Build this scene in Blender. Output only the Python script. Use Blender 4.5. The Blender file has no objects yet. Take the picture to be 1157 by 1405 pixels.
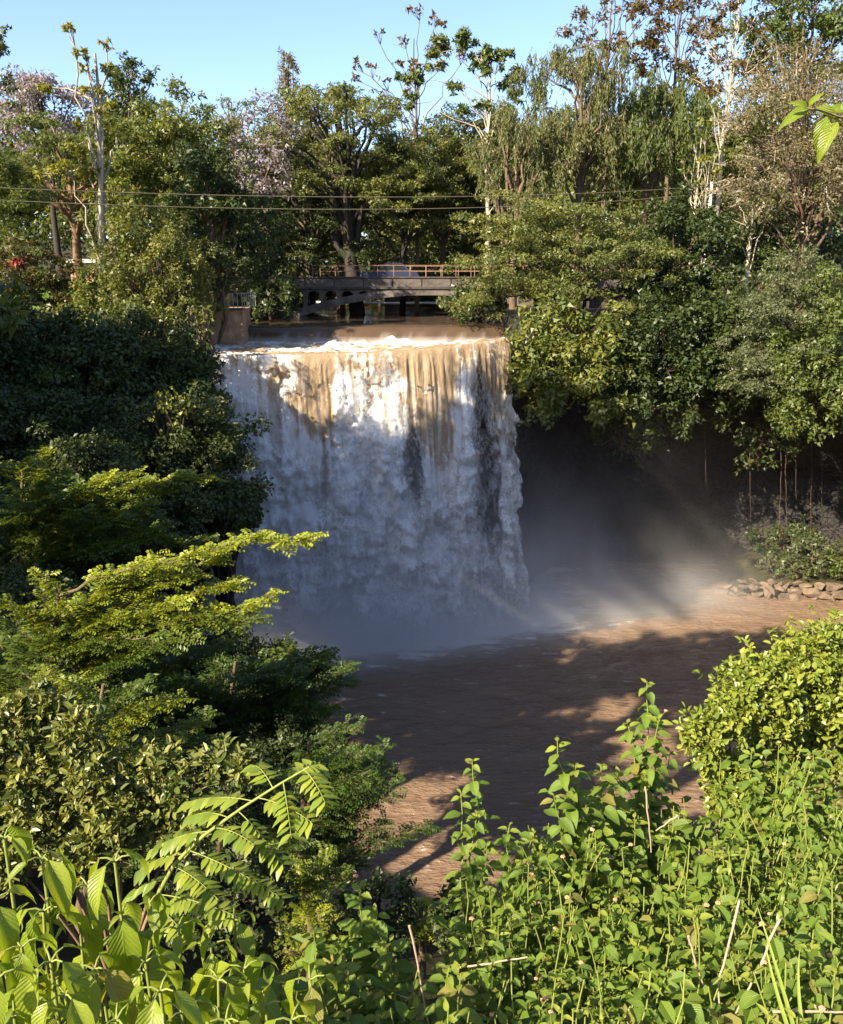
import bpy, math
import numpy as np
from mathutils import Vector, Matrix

R = math.radians
C = bpy.context.scene.collection
SC = bpy.context.scene

# ------------------------------------------------------------------ camera, sky, sun, exposure
CAM = np.array([0.0, 0.0, 25.0]); PITCH = R(14.8); FPX = 702.5 / math.tan(R(30))
cd = bpy.data.cameras.new('camera'); cam = bpy.data.objects.new('camera', cd); C.objects.link(cam)
cam.location = CAM; cam.rotation_euler = (R(90) - PITCH, 0, 0)
cd.sensor_fit = 'VERTICAL'; cd.angle = R(60); cd.clip_end = 5000; cd.clip_start = 0.05
SC.camera = cam

SUN_E, SUN_A = R(35), R(42)          # elevation; angle behind the picture plane, light comes from -x
to_sun = Vector((-math.cos(SUN_A) * math.cos(SUN_E), -math.sin(SUN_A) * math.cos(SUN_E), math.sin(SUN_E)))
w = bpy.data.worlds.new('World'); SC.world = w; w.use_nodes = True
nt = w.node_tree; nt.nodes.clear()
sky = nt.nodes.new('ShaderNodeTexSky'); sky.sky_type = 'NISHITA'; sky.sun_disc = False
sky.sun_elevation = SUN_E; sky.sun_rotation = math.atan2(to_sun.x, to_sun.y)
sky.altitude = 1400; sky.air_density = 0.8; sky.dust_density = 3.0; sky.ozone_density = 1.4
bg = nt.nodes.new('ShaderNodeBackground'); bg.inputs[1].default_value = 0.1
wo = nt.nodes.new('ShaderNodeOutputWorld')
nt.links.new(sky.outputs[0], bg.inputs[0]); nt.links.new(bg.outputs[0], wo.inputs[0])
sl = bpy.data.lights.new('sun', 'SUN'); sl.energy = 5.0; sl.angle = R(0.5); sl.color = (1.0, 0.87, 0.66)
so = bpy.data.objects.new('sun', sl); C.objects.link(so)
so.rotation_euler = (-to_sun).to_track_quat('-Z', 'Y').to_euler(); so.location = (-60, -20, 80)
SC.view_settings.view_transform = 'Standard'; SC.view_settings.look = 'None'
SC.view_settings.exposure = 1.8; SC.view_settings.gamma = 1.0
cy = SC.cycles
cy.use_denoising = True; cy.max_bounces = 7; cy.diffuse_bounces = 3; cy.glossy_bounces = 2
cy.transmission_bounces = 4; cy.transparent_max_bounces = 8; cy.volume_bounces = 2
cy.caustics_reflective = False; cy.caustics_refractive = False
cy.volume_step_rate = 1.1; cy.volume_max_steps = 96; cy.sample_clamp_indirect = 4.0

# ------------------------------------------------------------------ small helpers
_F = np.array([0, math.cos(PITCH), -math.sin(PITCH)]); _U = np.array([0, math.sin(PITCH), math.cos(PITCH)])
def at(px, py, Y):
    d = _F * FPX + np.array([1.0, 0, 0]) * (px - 578.5) + _U * (702.5 - py)
    return CAM + d * (Y / d[1])
def mpp(Y): return Y / FPX * 1.03            # metres per photograph pixel at distance Y

def hsh(ix, iy, iz, seed):
    h = (ix.astype(np.int64) * 374761393 + iy.astype(np.int64) * 668265263 + iz.astype(np.int64) * 2147483647 + seed * 974711) & 0xffffffff
    h = ((h ^ (h >> 13)) * 1274126177) & 0xffffffff
    h = ((h ^ (h >> 16)) * 2246822519) & 0xffffffff
    return ((h ^ (h >> 15)) & 0xffff) / 65535.0
def noise(x, y, z=None, seed=0):
    x = np.asarray(x, float); y = np.asarray(y, float); x, y = np.broadcast_arrays(x, y)
    z = np.zeros_like(x) if z is None else np.broadcast_to(np.asarray(z, float), x.shape)
    ix, iy, iz = np.floor(x), np.floor(y), np.floor(z)
    fx, fy, fz = x - ix, y - iy, z - iz
    s = lambda t: t * t * t * (t * (t * 6 - 15) + 10)
    fx, fy, fz = s(fx), s(fy), s(fz)
    def L(a, b, t): return a + (b - a) * t
    H = lambda a, b, c: hsh(ix + a, iy + b, iz + c, seed)
    return L(L(L(H(0,0,0), H(1,0,0), fx), L(H(0,1,0), H(1,1,0), fx), fy),
             L(L(H(0,0,1), H(1,0,1), fx), L(H(0,1,1), H(1,1,1), fx), fy), fz)
def fbm(x, y, z=None, o=4, seed=0):
    r = 0; a = 0.5; t = 0
    for k in range(o):
        f = 2.03 ** k
        r = r + a * noise(np.asarray(x) * f, np.asarray(y) * f, None if z is None else np.asarray(z) * f, seed + k * 17); t += a; a *= 0.5
    return r / t
def sstep(a, b, x): t = np.clip((np.asarray(x, float) - a) / (b - a), 0, 1); return t * t * (3 - 2 * t)
def nrm(v): return v / np.maximum(np.linalg.norm(v, axis=-1, keepdims=True), 1e-9)

def mesh(name, V, F, mats=None, attrs=None, smooth=False, uv=None, mi=None):
    """V (n,3); F (m,4) or (m,3) or list of such; attrs {name:(values, domain)}"""
    V = np.asarray(V, np.float32).reshape(-1, 3)
    Fs = F if isinstance(F, list) else [F]
    Fs = [np.asarray(f, np.int32) for f in Fs if len(f)]
    me = bpy.data.meshes.new(name)
    me.vertices.add(len(V)); me.vertices.foreach_set('co', V.ravel())
    loops = np.concatenate([f.ravel() for f in Fs])
    tot = np.concatenate([np.full(len(f), f.shape[1], np.int32) for f in Fs])
    start = np.concatenate([[0], np.cumsum(tot)[:-1]]).astype(np.int32)
    me.loops.add(len(loops)); me.loops.foreach_set('vertex_index', loops)
    me.polygons.add(len(tot)); me.polygons.foreach_set('loop_start', start)
    if smooth: me.polygons.foreach_set('use_smooth', np.ones(len(tot), bool))
    for m in (mats if isinstance(mats, (list, tuple)) else [mats]):
        if m is not None: me.materials.append(m)
    if mi is not None: me.polygons.foreach_set('material_index', np.asarray(mi, np.int32))
    me.update(calc_edges=True)
    if not smooth:
        try: me.shade_flat()
        except Exception: pass
    for k, (vals, dom) in (attrs or {}).items():
        a = me.attributes.new(k, 'FLOAT', dom); a.data.foreach_set('value', np.asarray(vals, np.float32))
    if uv is not None:
        l = me.uv_layers.new(name='UVMap'); l.data.foreach_set('uv', np.asarray(uv, np.float32)[loops].ravel())
    return me
def obj(name, me, parent=None, loc=None, M=None, kind=None):
    o = bpy.data.objects.new(name, me); C.objects.link(o)
    if parent is not None: o.parent = parent
    if M is not None: o.matrix_basis = M
    elif loc is not None: o.location = loc
    if kind: o['kind'] = kind
    return o
def thing(name, label, cat, loc=(0, 0, 0), group=None, me=None, rz=0):
    o = bpy.data.objects.new(name, me); C.objects.link(o); o.location = loc; o.rotation_euler = (0, 0, rz)
    o['label'] = label; o['category'] = cat
    if group: o['group'] = group
    return o
def struct(name, me, label, kind='structure', cat=None):
    o = obj(name, me); o['kind'] = kind; o['label'] = label; o['category'] = cat or name.replace('_', ' ')
    return o

class Geo:
    def __init__(s): s.V = []; s.F = []; s.n = 0; s.A = []
    def add(s, V, F, a=0.0):
        V = np.asarray(V, float).reshape(-1, 3); F = np.asarray(F, int)
        s.V.append(V); s.F.append(F + s.n); s.n += len(V); s.A.append(np.full(len(F), a) if np.isscalar(a) else a)
    def tube(s, P, r, sides=6, cap=True, a=0.0):
        P = np.asarray(P, float); n = len(P); r = np.broadcast_to(np.asarray(r, float), (n,))
        T = nrm(np.gradient(P, axis=0))
        ref = np.array([0, 0, 1.0]) if abs(T[0][2]) < 0.8 else np.array([1.0, 0.1, 0])
        A = nrm(np.cross(T, ref)); B = np.cross(T, A)
        th = np.arange(sides) * 2 * math.pi / sides
        V = P[:, None] + r[:, None, None] * (A[:, None] * np.cos(th)[None, :, None] + B[:, None] * np.sin(th)[None, :, None])
        i = np.arange(n - 1)[:, None] * sides; j = np.arange(sides)[None]; k = (j + 1) % sides
        F = np.stack([i + j, i + k, i + k + sides, i + j + sides], -1).reshape(-1, 4)
        s.add(V.reshape(-1, 3), F, a)
        if cap and sides == 4:
            s.add(V[-1], [[0, 1, 2, 3]], a); s.add(V[0], [[3, 2, 1, 0]], a)
        elif cap and sides == 6:
            s.add(V[-1], [[0, 1, 2, 3], [3, 4, 5, 0]], a); s.add(V[0], [[3, 2, 1, 0], [0, 5, 4, 3]], a)
        elif cap and sides == 8:
            s.add(V[-1], [[0, 1, 2, 3], [3, 4, 5, 6], [6, 7, 0, 3]], a)
    def box(s, lo, hi, a=0.0):
        x0, y0, z0 = lo; x1, y1, z1 = hi
        V = [(x0,y0,z0),(x1,y0,z0),(x1,y1,z0),(x0,y1,z0),(x0,y0,z1),(x1,y0,z1),(x1,y1,z1),(x0,y1,z1)]
        s.add(V, [(0,3,2,1),(4,5,6,7),(0,1,5,4),(1,2,6,5),(2,3,7,6),(3,0,4,7)], a)
    def prism(s, poly, axis, a0, a1):
        """extrude a 2D polygon (list of (u,v)) along axis 'y' (u=x,v=z) or 'x' (u=y,v=z); fan of quads/triangles"""
        n = len(poly); P = np.array(poly, float)
        def mk(t): return np.c_[P[:, 0], np.full(n, t), P[:, 1]] if axis == 'y' else np.c_[np.full(n, t), P[:, 0], P[:, 1]]
        V = np.r_[mk(a0), mk(a1)]
        F = [(i, (i + 1) % n, (i + 1) % n + n, i + n) for i in range(n)]
        cap = []
        for i in range(1, n - 1, 2):
            if i + 2 < n: cap += [(0, i, i + 1, i + 2)]
            else: cap += [(0, i, i + 1, i + 1)]
        F += [c for c in cap] + [tuple(x + n for x in c[::-1]) for c in cap]
        F = [f for f in F]; s.add(V, F)
    def build(s, name, mat, smooth=False, attr=False):
        F = np.concatenate([f for f in s.F]); A = np.concatenate(s.A)
        tri = F[:, 2] == F[:, 3]
        FF = [F[~tri], F[tri][:, :3]]; A = np.r_[A[~tri], A[tri]]
        return mesh(name, np.concatenate(s.V), FF, mat, {'rnd': (A, 'FACE')} if attr else None, smooth)

# ------------------------------------------------------------------ materials
def newmat(name):
    m = bpy.data.materials.new(name); m.use_nodes = True; t = m.node_tree; t.nodes.clear()
    return m, t, t.nodes.new('ShaderNodeOutputMaterial')
def N(t, typ, **kw):
    n = t.nodes.new('ShaderNode' + typ)
    for k, v in kw.items():
        if k.startswith('i_'):
            key = k[2:]; n.inputs[int(key) if key.isdigit() else key].default_value = v
        else: setattr(n, k, v)
    return n
def mixc(t, fac, a, b, blend='MIX'):
    n = t.nodes.new('ShaderNodeMix'); n.data_type = 'RGBA'; n.blend_type = blend
    for i, v in ((0, fac), (6, a), (7, b)):
        if hasattr(v, 'links'): t.links.new(v, n.inputs[i])
        else: n.inputs[i].default_value = v if i == 0 else (*v, 1) if len(v) == 3 else v
    return n.outputs[2]
def math_(t, op, a, b=0.0, clamp=False):
    n = t.nodes.new('ShaderNodeMath'); n.operation = op; n.use_clamp = clamp
    for i, v in ((0, a), (1, b)):
        if hasattr(v, 'links'): t.links.new(v, n.inputs[i])
        else: n.inputs[i].default_value = v
    return n.outputs[0]
def noise_n(t, scale, detail=3.0, coord='Object', rough=0.55, vec=None, stretch=None):
    tc = N(t, 'TexCoord'); src = tc.outputs[coord]
    if stretch:
        mp = N(t, 'Mapping'); mp.inputs['Scale'].default_value = stretch; t.links.new(src, mp.inputs[0]); src = mp.outputs[0]
    n = N(t, 'TexNoise'); n.inputs['Scale'].default_value = scale; n.inputs['Detail'].default_value = detail; n.inputs['Roughness'].default_value = rough
    t.links.new(src, n.inputs['Vector']); return n.outputs[0]
def ramp(t, fac, stops):
    n = N(t, 'ValToRGB'); cr = n.color_ramp
    while len(cr.elements) < len(stops): cr.elements.new(0.5)
    for e, (p, c) in zip(cr.elements, stops): e.position = p; e.color = (*c, 1)
    t.links.new(fac, n.inputs[0]); return n.outputs[0]

def leaf_mat(name, a, b, young_lit, tr=0.4, rough=0.45, spec=0.4, veins=False):
    m, t, out = newmat(name)
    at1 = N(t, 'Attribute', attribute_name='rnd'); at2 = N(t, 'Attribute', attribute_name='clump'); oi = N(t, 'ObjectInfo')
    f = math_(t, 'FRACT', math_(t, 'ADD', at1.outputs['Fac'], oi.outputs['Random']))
    col = mixc(t, f, a, b); col = mixc(t, at2.outputs['Fac'], col, young_lit)
    p = N(t, 'BsdfPrincipled'); p.inputs['Roughness'].default_value = rough; p.inputs['Specular IOR Level'].default_value = spec
    if veins:
        col = mixc(t, math_(t, 'MULTIPLY', math_(t, 'GREATER_THAN', f, .955), .65), col, (0.24, 0.17, 0.05))
        uv = N(t, 'TexCoord'); sp = N(t, 'SeparateXYZ'); t.links.new(uv.outputs['UV'], sp.inputs[0])
        au = math_(t, 'ABSOLUTE', math_(t, 'SUBTRACT', sp.outputs[0], 0.5))
        ph = math_(t, 'SUBTRACT', math_(t, 'MULTIPLY', sp.outputs[1], 12.0), math_(t, 'MULTIPLY', au, 7.0))
        tri = math_(t, 'PINGPONG', ph, 0.5)
        vein = math_(t, 'SUBTRACT', 1.0, math_(t, 'DIVIDE', tri, 0.09), True)
        mid = math_(t, 'SUBTRACT', 1.0, math_(t, 'DIVIDE', au, 0.03), True)
        v = math_(t, 'MAXIMUM', vein, mid)
        nz = noise_n(t, 60, 3)
        col = mixc(t, math_(t, 'MULTIPLY', v, 0.22), col, tuple(min(1, c * 1.9 + 0.02) for c in young_lit))
        col = mixc(t, math_(t, 'MULTIPLY', nz, 0.3), col, tuple(c * 0.65 for c in a))
        bp = N(t, 'Bump'); bp.inputs['Strength'].default_value = 0.55; bp.inputs['Distance'].default_value = 0.004
        h = math_(t, 'SUBTRACT', math_(t, 'SUBTRACT', tri, math_(t, 'MULTIPLY', mid, 0.3)), math_(t, 'MULTIPLY', nz, 0.3))
        t.links.new(h, bp.inputs['Height']); t.links.new(bp.outputs[0], p.inputs['Normal'])
    t.links.new(col, p.inputs['Base Color'])
    tl = N(t, 'BsdfTranslucent'); tc = mixc(t, 1.0, col, (1.35, 1.25, 0.45), 'MULTIPLY'); t.links.new(tc, tl.inputs[0])
    mx = N(t, 'MixShader'); mx.inputs[0].default_value = tr
    t.links.new(p.outputs[0], mx.inputs[1]); t.links.new(tl.outputs[0], mx.inputs[2]); t.links.new(mx.outputs[0], out.inputs[0])
    return m
def plain(name, a, b, scale=3.0, rough=0.8, bump=0.3, spec=0.3, stretch=None, detail=5, metal=0.0, dist=0.05):
    m, t, out = newmat(name)
    n = noise_n(t, scale, detail, stretch=stretch); n2 = noise_n(t, scale * 6, 4, stretch=stretch)
    f = math_(t, 'ADD', math_(t, 'MULTIPLY', n, 1.3), math_(t, 'SUBTRACT', math_(t, 'MULTIPLY', n2, 0.7), 0.5), True)
    p = N(t, 'BsdfPrincipled'); t.links.new(mixc(t, f, a, b), p.inputs['Base Color'])
    p.inputs['Roughness'].default_value = rough; p.inputs['Specular IOR Level'].default_value = spec; p.inputs['Metallic'].default_value = metal
    if bump:
        bp = N(t, 'Bump'); bp.inputs['Strength'].default_value = bump; bp.inputs['Distance'].default_value = dist
        t.links.new(f, bp.inputs['Height']); t.links.new(bp.outputs[0], p.inputs['Normal'])
    t.links.new(p.outputs[0], out.inputs[0]); return m

M = {}
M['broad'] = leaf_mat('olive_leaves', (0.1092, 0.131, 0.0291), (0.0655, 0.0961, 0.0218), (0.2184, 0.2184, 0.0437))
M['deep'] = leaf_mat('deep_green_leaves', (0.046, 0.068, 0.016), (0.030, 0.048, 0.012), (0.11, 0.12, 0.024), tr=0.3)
M['acacia'] = leaf_mat('acacia_leaves', (0.1286, 0.1482, 0.0393), (0.0877, 0.1089, 0.0302), (0.2268, 0.2193, 0.053))
M['weep'] = leaf_mat('weeping_leaves', (0.1313, 0.1375, 0.0425), (0.0875, 0.1, 0.0325), (0.1875, 0.175, 0.0562))
M['purple'] = leaf_mat('lilac_blossom', (0.30, 0.25, 0.33), (0.24, 0.20, 0.27), (0.11, 0.11, 0.05), tr=0.35)
M['tan'] = leaf_mat('dry_tan_leaves', (0.1725, 0.138, 0.0575), (0.1207, 0.1058, 0.046), (0.1955, 0.1667, 0.0747), tr=0.3)
M['rust'] = leaf_mat('rusty_leaves', (0.14, 0.075, 0.03), (0.08, 0.07, 0.02), (0.07, 0.10, 0.02))
M['bright'] = leaf_mat('bright_green_leaves', (0.10, 0.135, 0.030), (0.070, 0.102, 0.024), (0.17, 0.185, 0.042))
M['grey'] = leaf_mat('grey_green_leaves', (0.115, 0.1323, 0.0633), (0.0747, 0.0978, 0.0437), (0.1725, 0.1725, 0.069))
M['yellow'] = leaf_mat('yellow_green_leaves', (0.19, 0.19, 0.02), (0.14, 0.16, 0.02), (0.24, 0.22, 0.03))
M['flower_red'] = leaf_mat('red_bracts', (0.30, 0.05, 0.07), (0.22, 0.08, 0.04), (0.09, 0.10, 0.02))
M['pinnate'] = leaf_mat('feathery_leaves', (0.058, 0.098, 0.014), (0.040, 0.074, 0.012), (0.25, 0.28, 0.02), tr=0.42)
M['glossy'] = leaf_mat('glossy_leaves', (0.15, 0.20, 0.028), (0.11, 0.16, 0.025), (0.26, 0.28, 0.04), rough=0.42, spec=0.4, tr=0.36)
M['dull'] = leaf_mat('leathery_leaves', (0.062, 0.095, 0.018), (0.040, 0.066, 0.014), (0.26, 0.26, 0.065), rough=0.40, spec=0.4, tr=0.28)  # palest colour also paints the highlights on these leaves
M['lantana'] = leaf_mat('lantana_leaves', (0.115, 0.185, 0.024), (0.085, 0.145, 0.020), (0.24, 0.28, 0.035), tr=0.4, rough=0.48, spec=0.3, veins=True)
M['big'] = leaf_mat('large_soft_leaves', (0.20, 0.27, 0.022), (0.155, 0.225, 0.020), (0.30, 0.34, 0.035), tr=0.5, rough=0.42, spec=0.5, veins=True)
M['cassia'] = leaf_mat('cassia_leaflets', (0.145, 0.21, 0.030), (0.11, 0.17, 0.026), (0.25, 0.28, 0.035), tr=0.42, rough=0.4)
M['bark'] = plain('brown_bark', (0.07, 0.048, 0.032), (0.16, 0.11, 0.07), 6, 0.9, 0.6, stretch=(1, 1, 0.25))
M['bark_orange'] = plain('orange_bark', (0.10, 0.058, 0.034), (0.22, 0.13, 0.07), 5, 0.9, 0.6, stretch=(1, 1, 0.3))
M['bark_pale'] = plain('pale_bark', (0.24, 0.20, 0.15), (0.42, 0.37, 0.29), 5, 0.85, 0.4, stretch=(1, 1, 0.4))
M['bark_dark'] = plain('dark_bark', (0.022, 0.018, 0.014), (0.05, 0.04, 0.03), 6, 0.9, 0.6)
M['stem'] = plain('green_stem', (0.13, 0.17, 0.03), (0.20, 0.21, 0.05), 20, 0.6, 0.2, dist=0.003)
M['stem_brown'] = plain('brown_stem', (0.13, 0.085, 0.05), (0.24, 0.17, 0.10), 30, 0.8, 0.3, dist=0.003)
M['dry'] = plain('dry_stalk', (0.24, 0.15, 0.10), (0.42, 0.30, 0.20), 25, 0.85, 0.3, dist=0.003)
M['grassblade'] = plain('grass_blade', (0.16, 0.21, 0.03), (0.22, 0.26, 0.05), 8, 0.5, 0.2, dist=0.002)
M['blossom'] = plain('pink_orange_blossom', (0.50, 0.17, 0.12), (0.52, 0.30, 0.16), 60, 0.7, 0.2, dist=0.002)
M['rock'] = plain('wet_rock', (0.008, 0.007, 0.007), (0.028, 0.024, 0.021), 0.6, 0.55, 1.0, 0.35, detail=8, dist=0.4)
M['ground'] = plain('soil_and_litter', (0.020, 0.020, 0.010), (0.055, 0.048, 0.022), 0.8, 0.95, 0.8, 0.1, detail=8, dist=0.2)
M['lawn'] = plain('lawn_turf', (0.075, 0.14, 0.016), (0.13, 0.19, 0.025), 2, 0.9, 0.6, 0.1)
M['concrete'] = plain('weathered_concrete', (0.010, 0.008, 0.007), (0.19, 0.162, 0.142), 1.0, 0.9, 0.5, 0.2, detail=9)
M['concrete_dark'] = plain('blackened_concrete', (0.022, 0.019, 0.018), (0.10, 0.085, 0.075), 1.5, 0.9, 0.5, 0.2, detail=8)
M['ochre'] = plain('rust_stained_render', (0.09, 0.058, 0.038), (0.52, 0.32, 0.19), 1.3, 0.9, 0.5, 0.2, detail=8)
M['steel'] = plain('painted_steel', (0.14, 0.15, 0.15), (0.30, 0.31, 0.31), 8, 0.5, 0.1, 0.5)
M['rusty'] = plain('rusty_steel', (0.17, 0.075, 0.04), (0.32, 0.20, 0.14), 6, 0.8, 0.2)
M['white'] = plain('white_paint', (0.60, 0.60, 0.58), (0.74, 0.73, 0.70), 4, 0.7, 0.1)
M['terracotta'] = plain('terracotta_blocks', (0.33, 0.17, 0.10), (0.46, 0.28, 0.18), 5, 0.9, 0.3)
M['stone'] = plain('bank_stone', (0.035, 0.025, 0.018), (0.22, 0.16, 0.11), 2.2, 0.9, 0.7, 0.2, detail=8, dist=0.1)
M['cable'] = plain('cable_sheath', (0.12, 0.095, 0.06), (0.20, 0.17, 0.10), 1.5, 0.5, 0.0)
M['carpaint'] = plain('dark_blue_paint', (0.016, 0.021, 0.05), (0.022, 0.028, 0.062), 3, 0.5, 0.0, 0.3)
M['carglass'] = plain('tinted_glass', (0.012, 0.014, 0.018), (0.02, 0.022, 0.026), 3, 0.08, 0.0, 0.6)
M['tyre'] = plain('tyre_rubber', (0.012, 0.012, 0.012), (0.022, 0.022, 0.022), 8, 0.8, 0.0)
M['lampglass'] = plain('lamp_lens', (0.5, 0.5, 0.48), (0.6, 0.6, 0.58), 8, 0.2, 0.0)
M['asphalt'] = plain('asphalt', (0.04, 0.04, 0.042), (0.065, 0.062, 0.06), 6, 0.9, 0.2)

def water_mat(name, kind):
    m, t, out = newmat(name); p = N(t, 'BsdfPrincipled')
    fo = N(t, 'Attribute', attribute_name='foam').outputs['Fac']
    if kind == 'pool':
        n1 = noise_n(t, 0.5, 4, stretch=(0.35, 1, 1)); n2 = noise_n(t, 3.2, 3, stretch=(0.45, 1.3, 1), rough=0.5); n3 = noise_n(t, 14.0, 3, stretch=(0.5, 1.2, 1))
        brown = mixc(t, n1, (0.125, 0.080, 0.052), (0.215, 0.142, 0.092))
        fm = math_(t, 'ADD', fo, math_(t, 'MULTIPLY', math_(t, 'SUBTRACT', n2, 0.5), 0.8)); fm = math_(t, 'MULTIPLY', math_(t, 'SUBTRACT', fm, 0.42), 3.2, True)
        fleck = math_(t, 'MULTIPLY', math_(t, 'SUBTRACT', n2, 0.64), 8.0, True)
        fm = math_(t, 'MAXIMUM', fm, math_(t, 'MULTIPLY', fleck, 0.35))
        col = mixc(t, fm, brown, (0.62, 0.60, 0.60))
        h = math_(t, 'ADD', math_(t, 'MULTIPLY', n2, 1.0), math_(t, 'MULTIPLY', n3, 0.25))
        bs, bd = 1.0, 0.22; r0, r1 = 0.07, 0.7
    elif kind == 'river':
        n2 = noise_n(t, 1.2, 4, stretch=(1, 0.5, 0.5)); n1 = noise_n(t, 0.5, 4, stretch=(1.4, 0.3, 0.3))
        col = mixc(t, n1, (0.036, 0.024, 0.017), (0.095, 0.060, 0.036)); col = mixc(t, fo, col, (0.7, 0.66, 0.6)); fm = fo
        h = n2; bs, bd = 0.3, 0.05; r0, r1 = 0.14, 0.6
    else:
        n1 = noise_n(t, 1.1, 5, stretch=(2.0, 2.0, 0.2), rough=0.6); n2 = noise_n(t, 1.5, 6, stretch=(1.2, 1.2, 0.7), rough=0.66); n4 = noise_n(t, 5.0, 4, stretch=(1.3, 1.3, 0.7), rough=0.6)
        tan = mixc(t, n1, (0.24, 0.145, 0.070), (0.56, 0.43, 0.28))
        fm = math_(t, 'ADD', fo, math_(t, 'ADD', math_(t, 'MULTIPLY', math_(t, 'SUBTRACT', n2, 0.5), 0.5), math_(t, 'MULTIPLY', math_(t, 'SUBTRACT', n1, 0.5), 0.6))); fm = math_(t, 'MULTIPLY', math_(t, 'SUBTRACT', fm, 0.14), 1.35, True)
        white = mixc(t, n2, (0.74, 0.735, 0.73), (0.95, 0.95, 0.95))
        col = mixc(t, fm, tan, white); h = math_(t, 'ADD', n2, math_(t, 'MULTIPLY', n1, 0.8)); bs, bd = 0.6, 0.2; r0, r1 = 0.3, 0.9
        cvr = N(t, 'Attribute', attribute_name='cover').outputs['Fac']
        al = math_(t, 'ADD', cvr, math_(t, 'ADD', math_(t, 'MULTIPLY', math_(t, 'SUBTRACT', n1, 0.5), 1.1), math_(t, 'ADD', math_(t, 'MULTIPLY', math_(t, 'SUBTRACT', n2, 0.5), 1.1), math_(t, 'MULTIPLY', math_(t, 'SUBTRACT', n4, 0.5), 1.0))))
        al = math_(t, 'MULTIPLY', math_(t, 'SUBTRACT', al, 0.05), 1.9, True)
    bp = N(t, 'Bump'); bp.inputs['Strength'].default_value = bs; bp.inputs['Distance'].default_value = bd
    t.links.new(h, bp.inputs['Height']); t.links.new(bp.outputs[0], p.inputs['Normal'])
    t.links.new(col, p.inputs['Base Color'])
    rr = N(t, 'MapRange'); rr.inputs[3].default_value = r0; rr.inputs[4].default_value = r1; t.links.new(fm, rr.inputs[0]); t.links.new(rr.outputs[0], p.inputs['Roughness'])
    if kind == 'fall':
        p.inputs['Specular IOR Level'].default_value = 0.25
        tl = N(t, 'BsdfTranslucent'); t.links.new(col, tl.inputs[0]); mx = N(t, 'MixShader'); mx.inputs[0].default_value = 0.4
        t.links.new(p.outputs[0], mx.inputs[1]); t.links.new(tl.outputs[0], mx.inputs[2])
        tpn = N(t, 'BsdfTransparent'); mx2 = N(t, 'MixShader'); t.links.new(al, mx2.inputs[0]); t.links.new(tpn.outputs[0], mx2.inputs[1]); t.links.new(mx.outputs[0], mx2.inputs[2]); t.links.new(mx2.outputs[0], out.inputs[0])
    else:
        p.inputs['IOR'].default_value = 1.33; t.links.new(p.outputs[0], out.inputs[0])
    return m
M['pool'] = water_mat('muddy_pool_water', 'pool'); M['river'] = water_mat('muddy_river_water', 'river'); M['fall'] = water_mat('falling_water', 'fall')
M['spray'] = plain('water_spray', (0.70, 0.70, 0.72), (0.85, 0.85, 0.86), 3, 0.7, 0.0)

# ------------------------------------------------------------------ setting: ground
POOL = np.array([(-1,29),(6,30),(14,33),(22,38),(32,44),(43,51),(50,60),(48,71),(40,79),(20,80),(12,79),(9.5,73),(7.5,68.5),(-4,65.5),(-14,63.5),(-17.5,59),(-16,52),(-13,46),(-9,38),(-5,32)], float)
def poly_sd(x, y, P):
    d = np.full(x.shape, 1e9); ins = np.zeros(x.shape, bool); n = len(P)
    for i in range(n):
        a, b = P[i], P[(i + 1) % n]; e = b - a
        t = np.clip(((x - a[0]) * e[0] + (y - a[1]) * e[1]) / (e @ e), 0, 1)
        d = np.minimum(d, np.hypot(x - a[0] - t * e[0], y - a[1] - t * e[1]))
        c = ((a[1] > y) != (b[1] > y)) & (x < (b[0] - a[0]) * (y - a[1]) / (b[1] - a[1] + 1e-12) + a[0]); ins ^= c
    return np.where(ins, -d, d)
def ground_h(x, y):
    x = np.asarray(x, float); y = np.asarray(y, float)
    d = poly_sd(x, y, POOL); k = 1 + 3.2 * sstep(38, 60, y) + 1.5 * sstep(10, 30, x) * sstep(20, 40, y)
    plat = 22.6 + 2.0 * sstep(66, 84, y) + 3.5 * sstep(95, 200, y) + 0.8 * sstep(2.5, -2, y) + 30 * sstep(300, 900, np.hypot(x, y))
    rise = 0.80 * d * k
    h = np.where(d > 0, plat - np.logaddexp(0, (plat - rise) * 1.6) / 1.6, -0.4 - np.minimum(-d, 3) * 0.6)
    cl = np.interp(y, [60, 72, 85, 160], [-14.5, -15, -13, -16]); cr = np.interp(y, [60, 72, 85, 160], [7.5, 8.0, 12.5, 14])
    ch = np.minimum(sstep(-2.0, 1.5, x - cl), sstep(-2.0, 1.5, cr - x)) * sstep(63.5, 65, y) * sstep(122, 112, y)
    h = np.where(d > 0, np.minimum(h, h * (1 - ch) + 18.8 * ch), h)
    return h + (fbm(x * 0.35, y * 0.35, seed=3) - 0.5) * 0.5 * sstep(0, 3, d)
RIM = np.array([(-14.6,61.9),(-8,63.3),(-2,64.5),(3.5,66),(7.2,68),(9.5,69.2),(14,69.6),(20,70),(27,69.6),(34,67),(41,61),(46,52)], float)
def gh(x, y):
    h = float(ground_h(np.array([x]), np.array([y]))[0])
    if x > 9 and y > np.interp(x, RIM[:, 0], RIM[:, 1]) - .5: h = max(h, 22.0)
    return h

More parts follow.
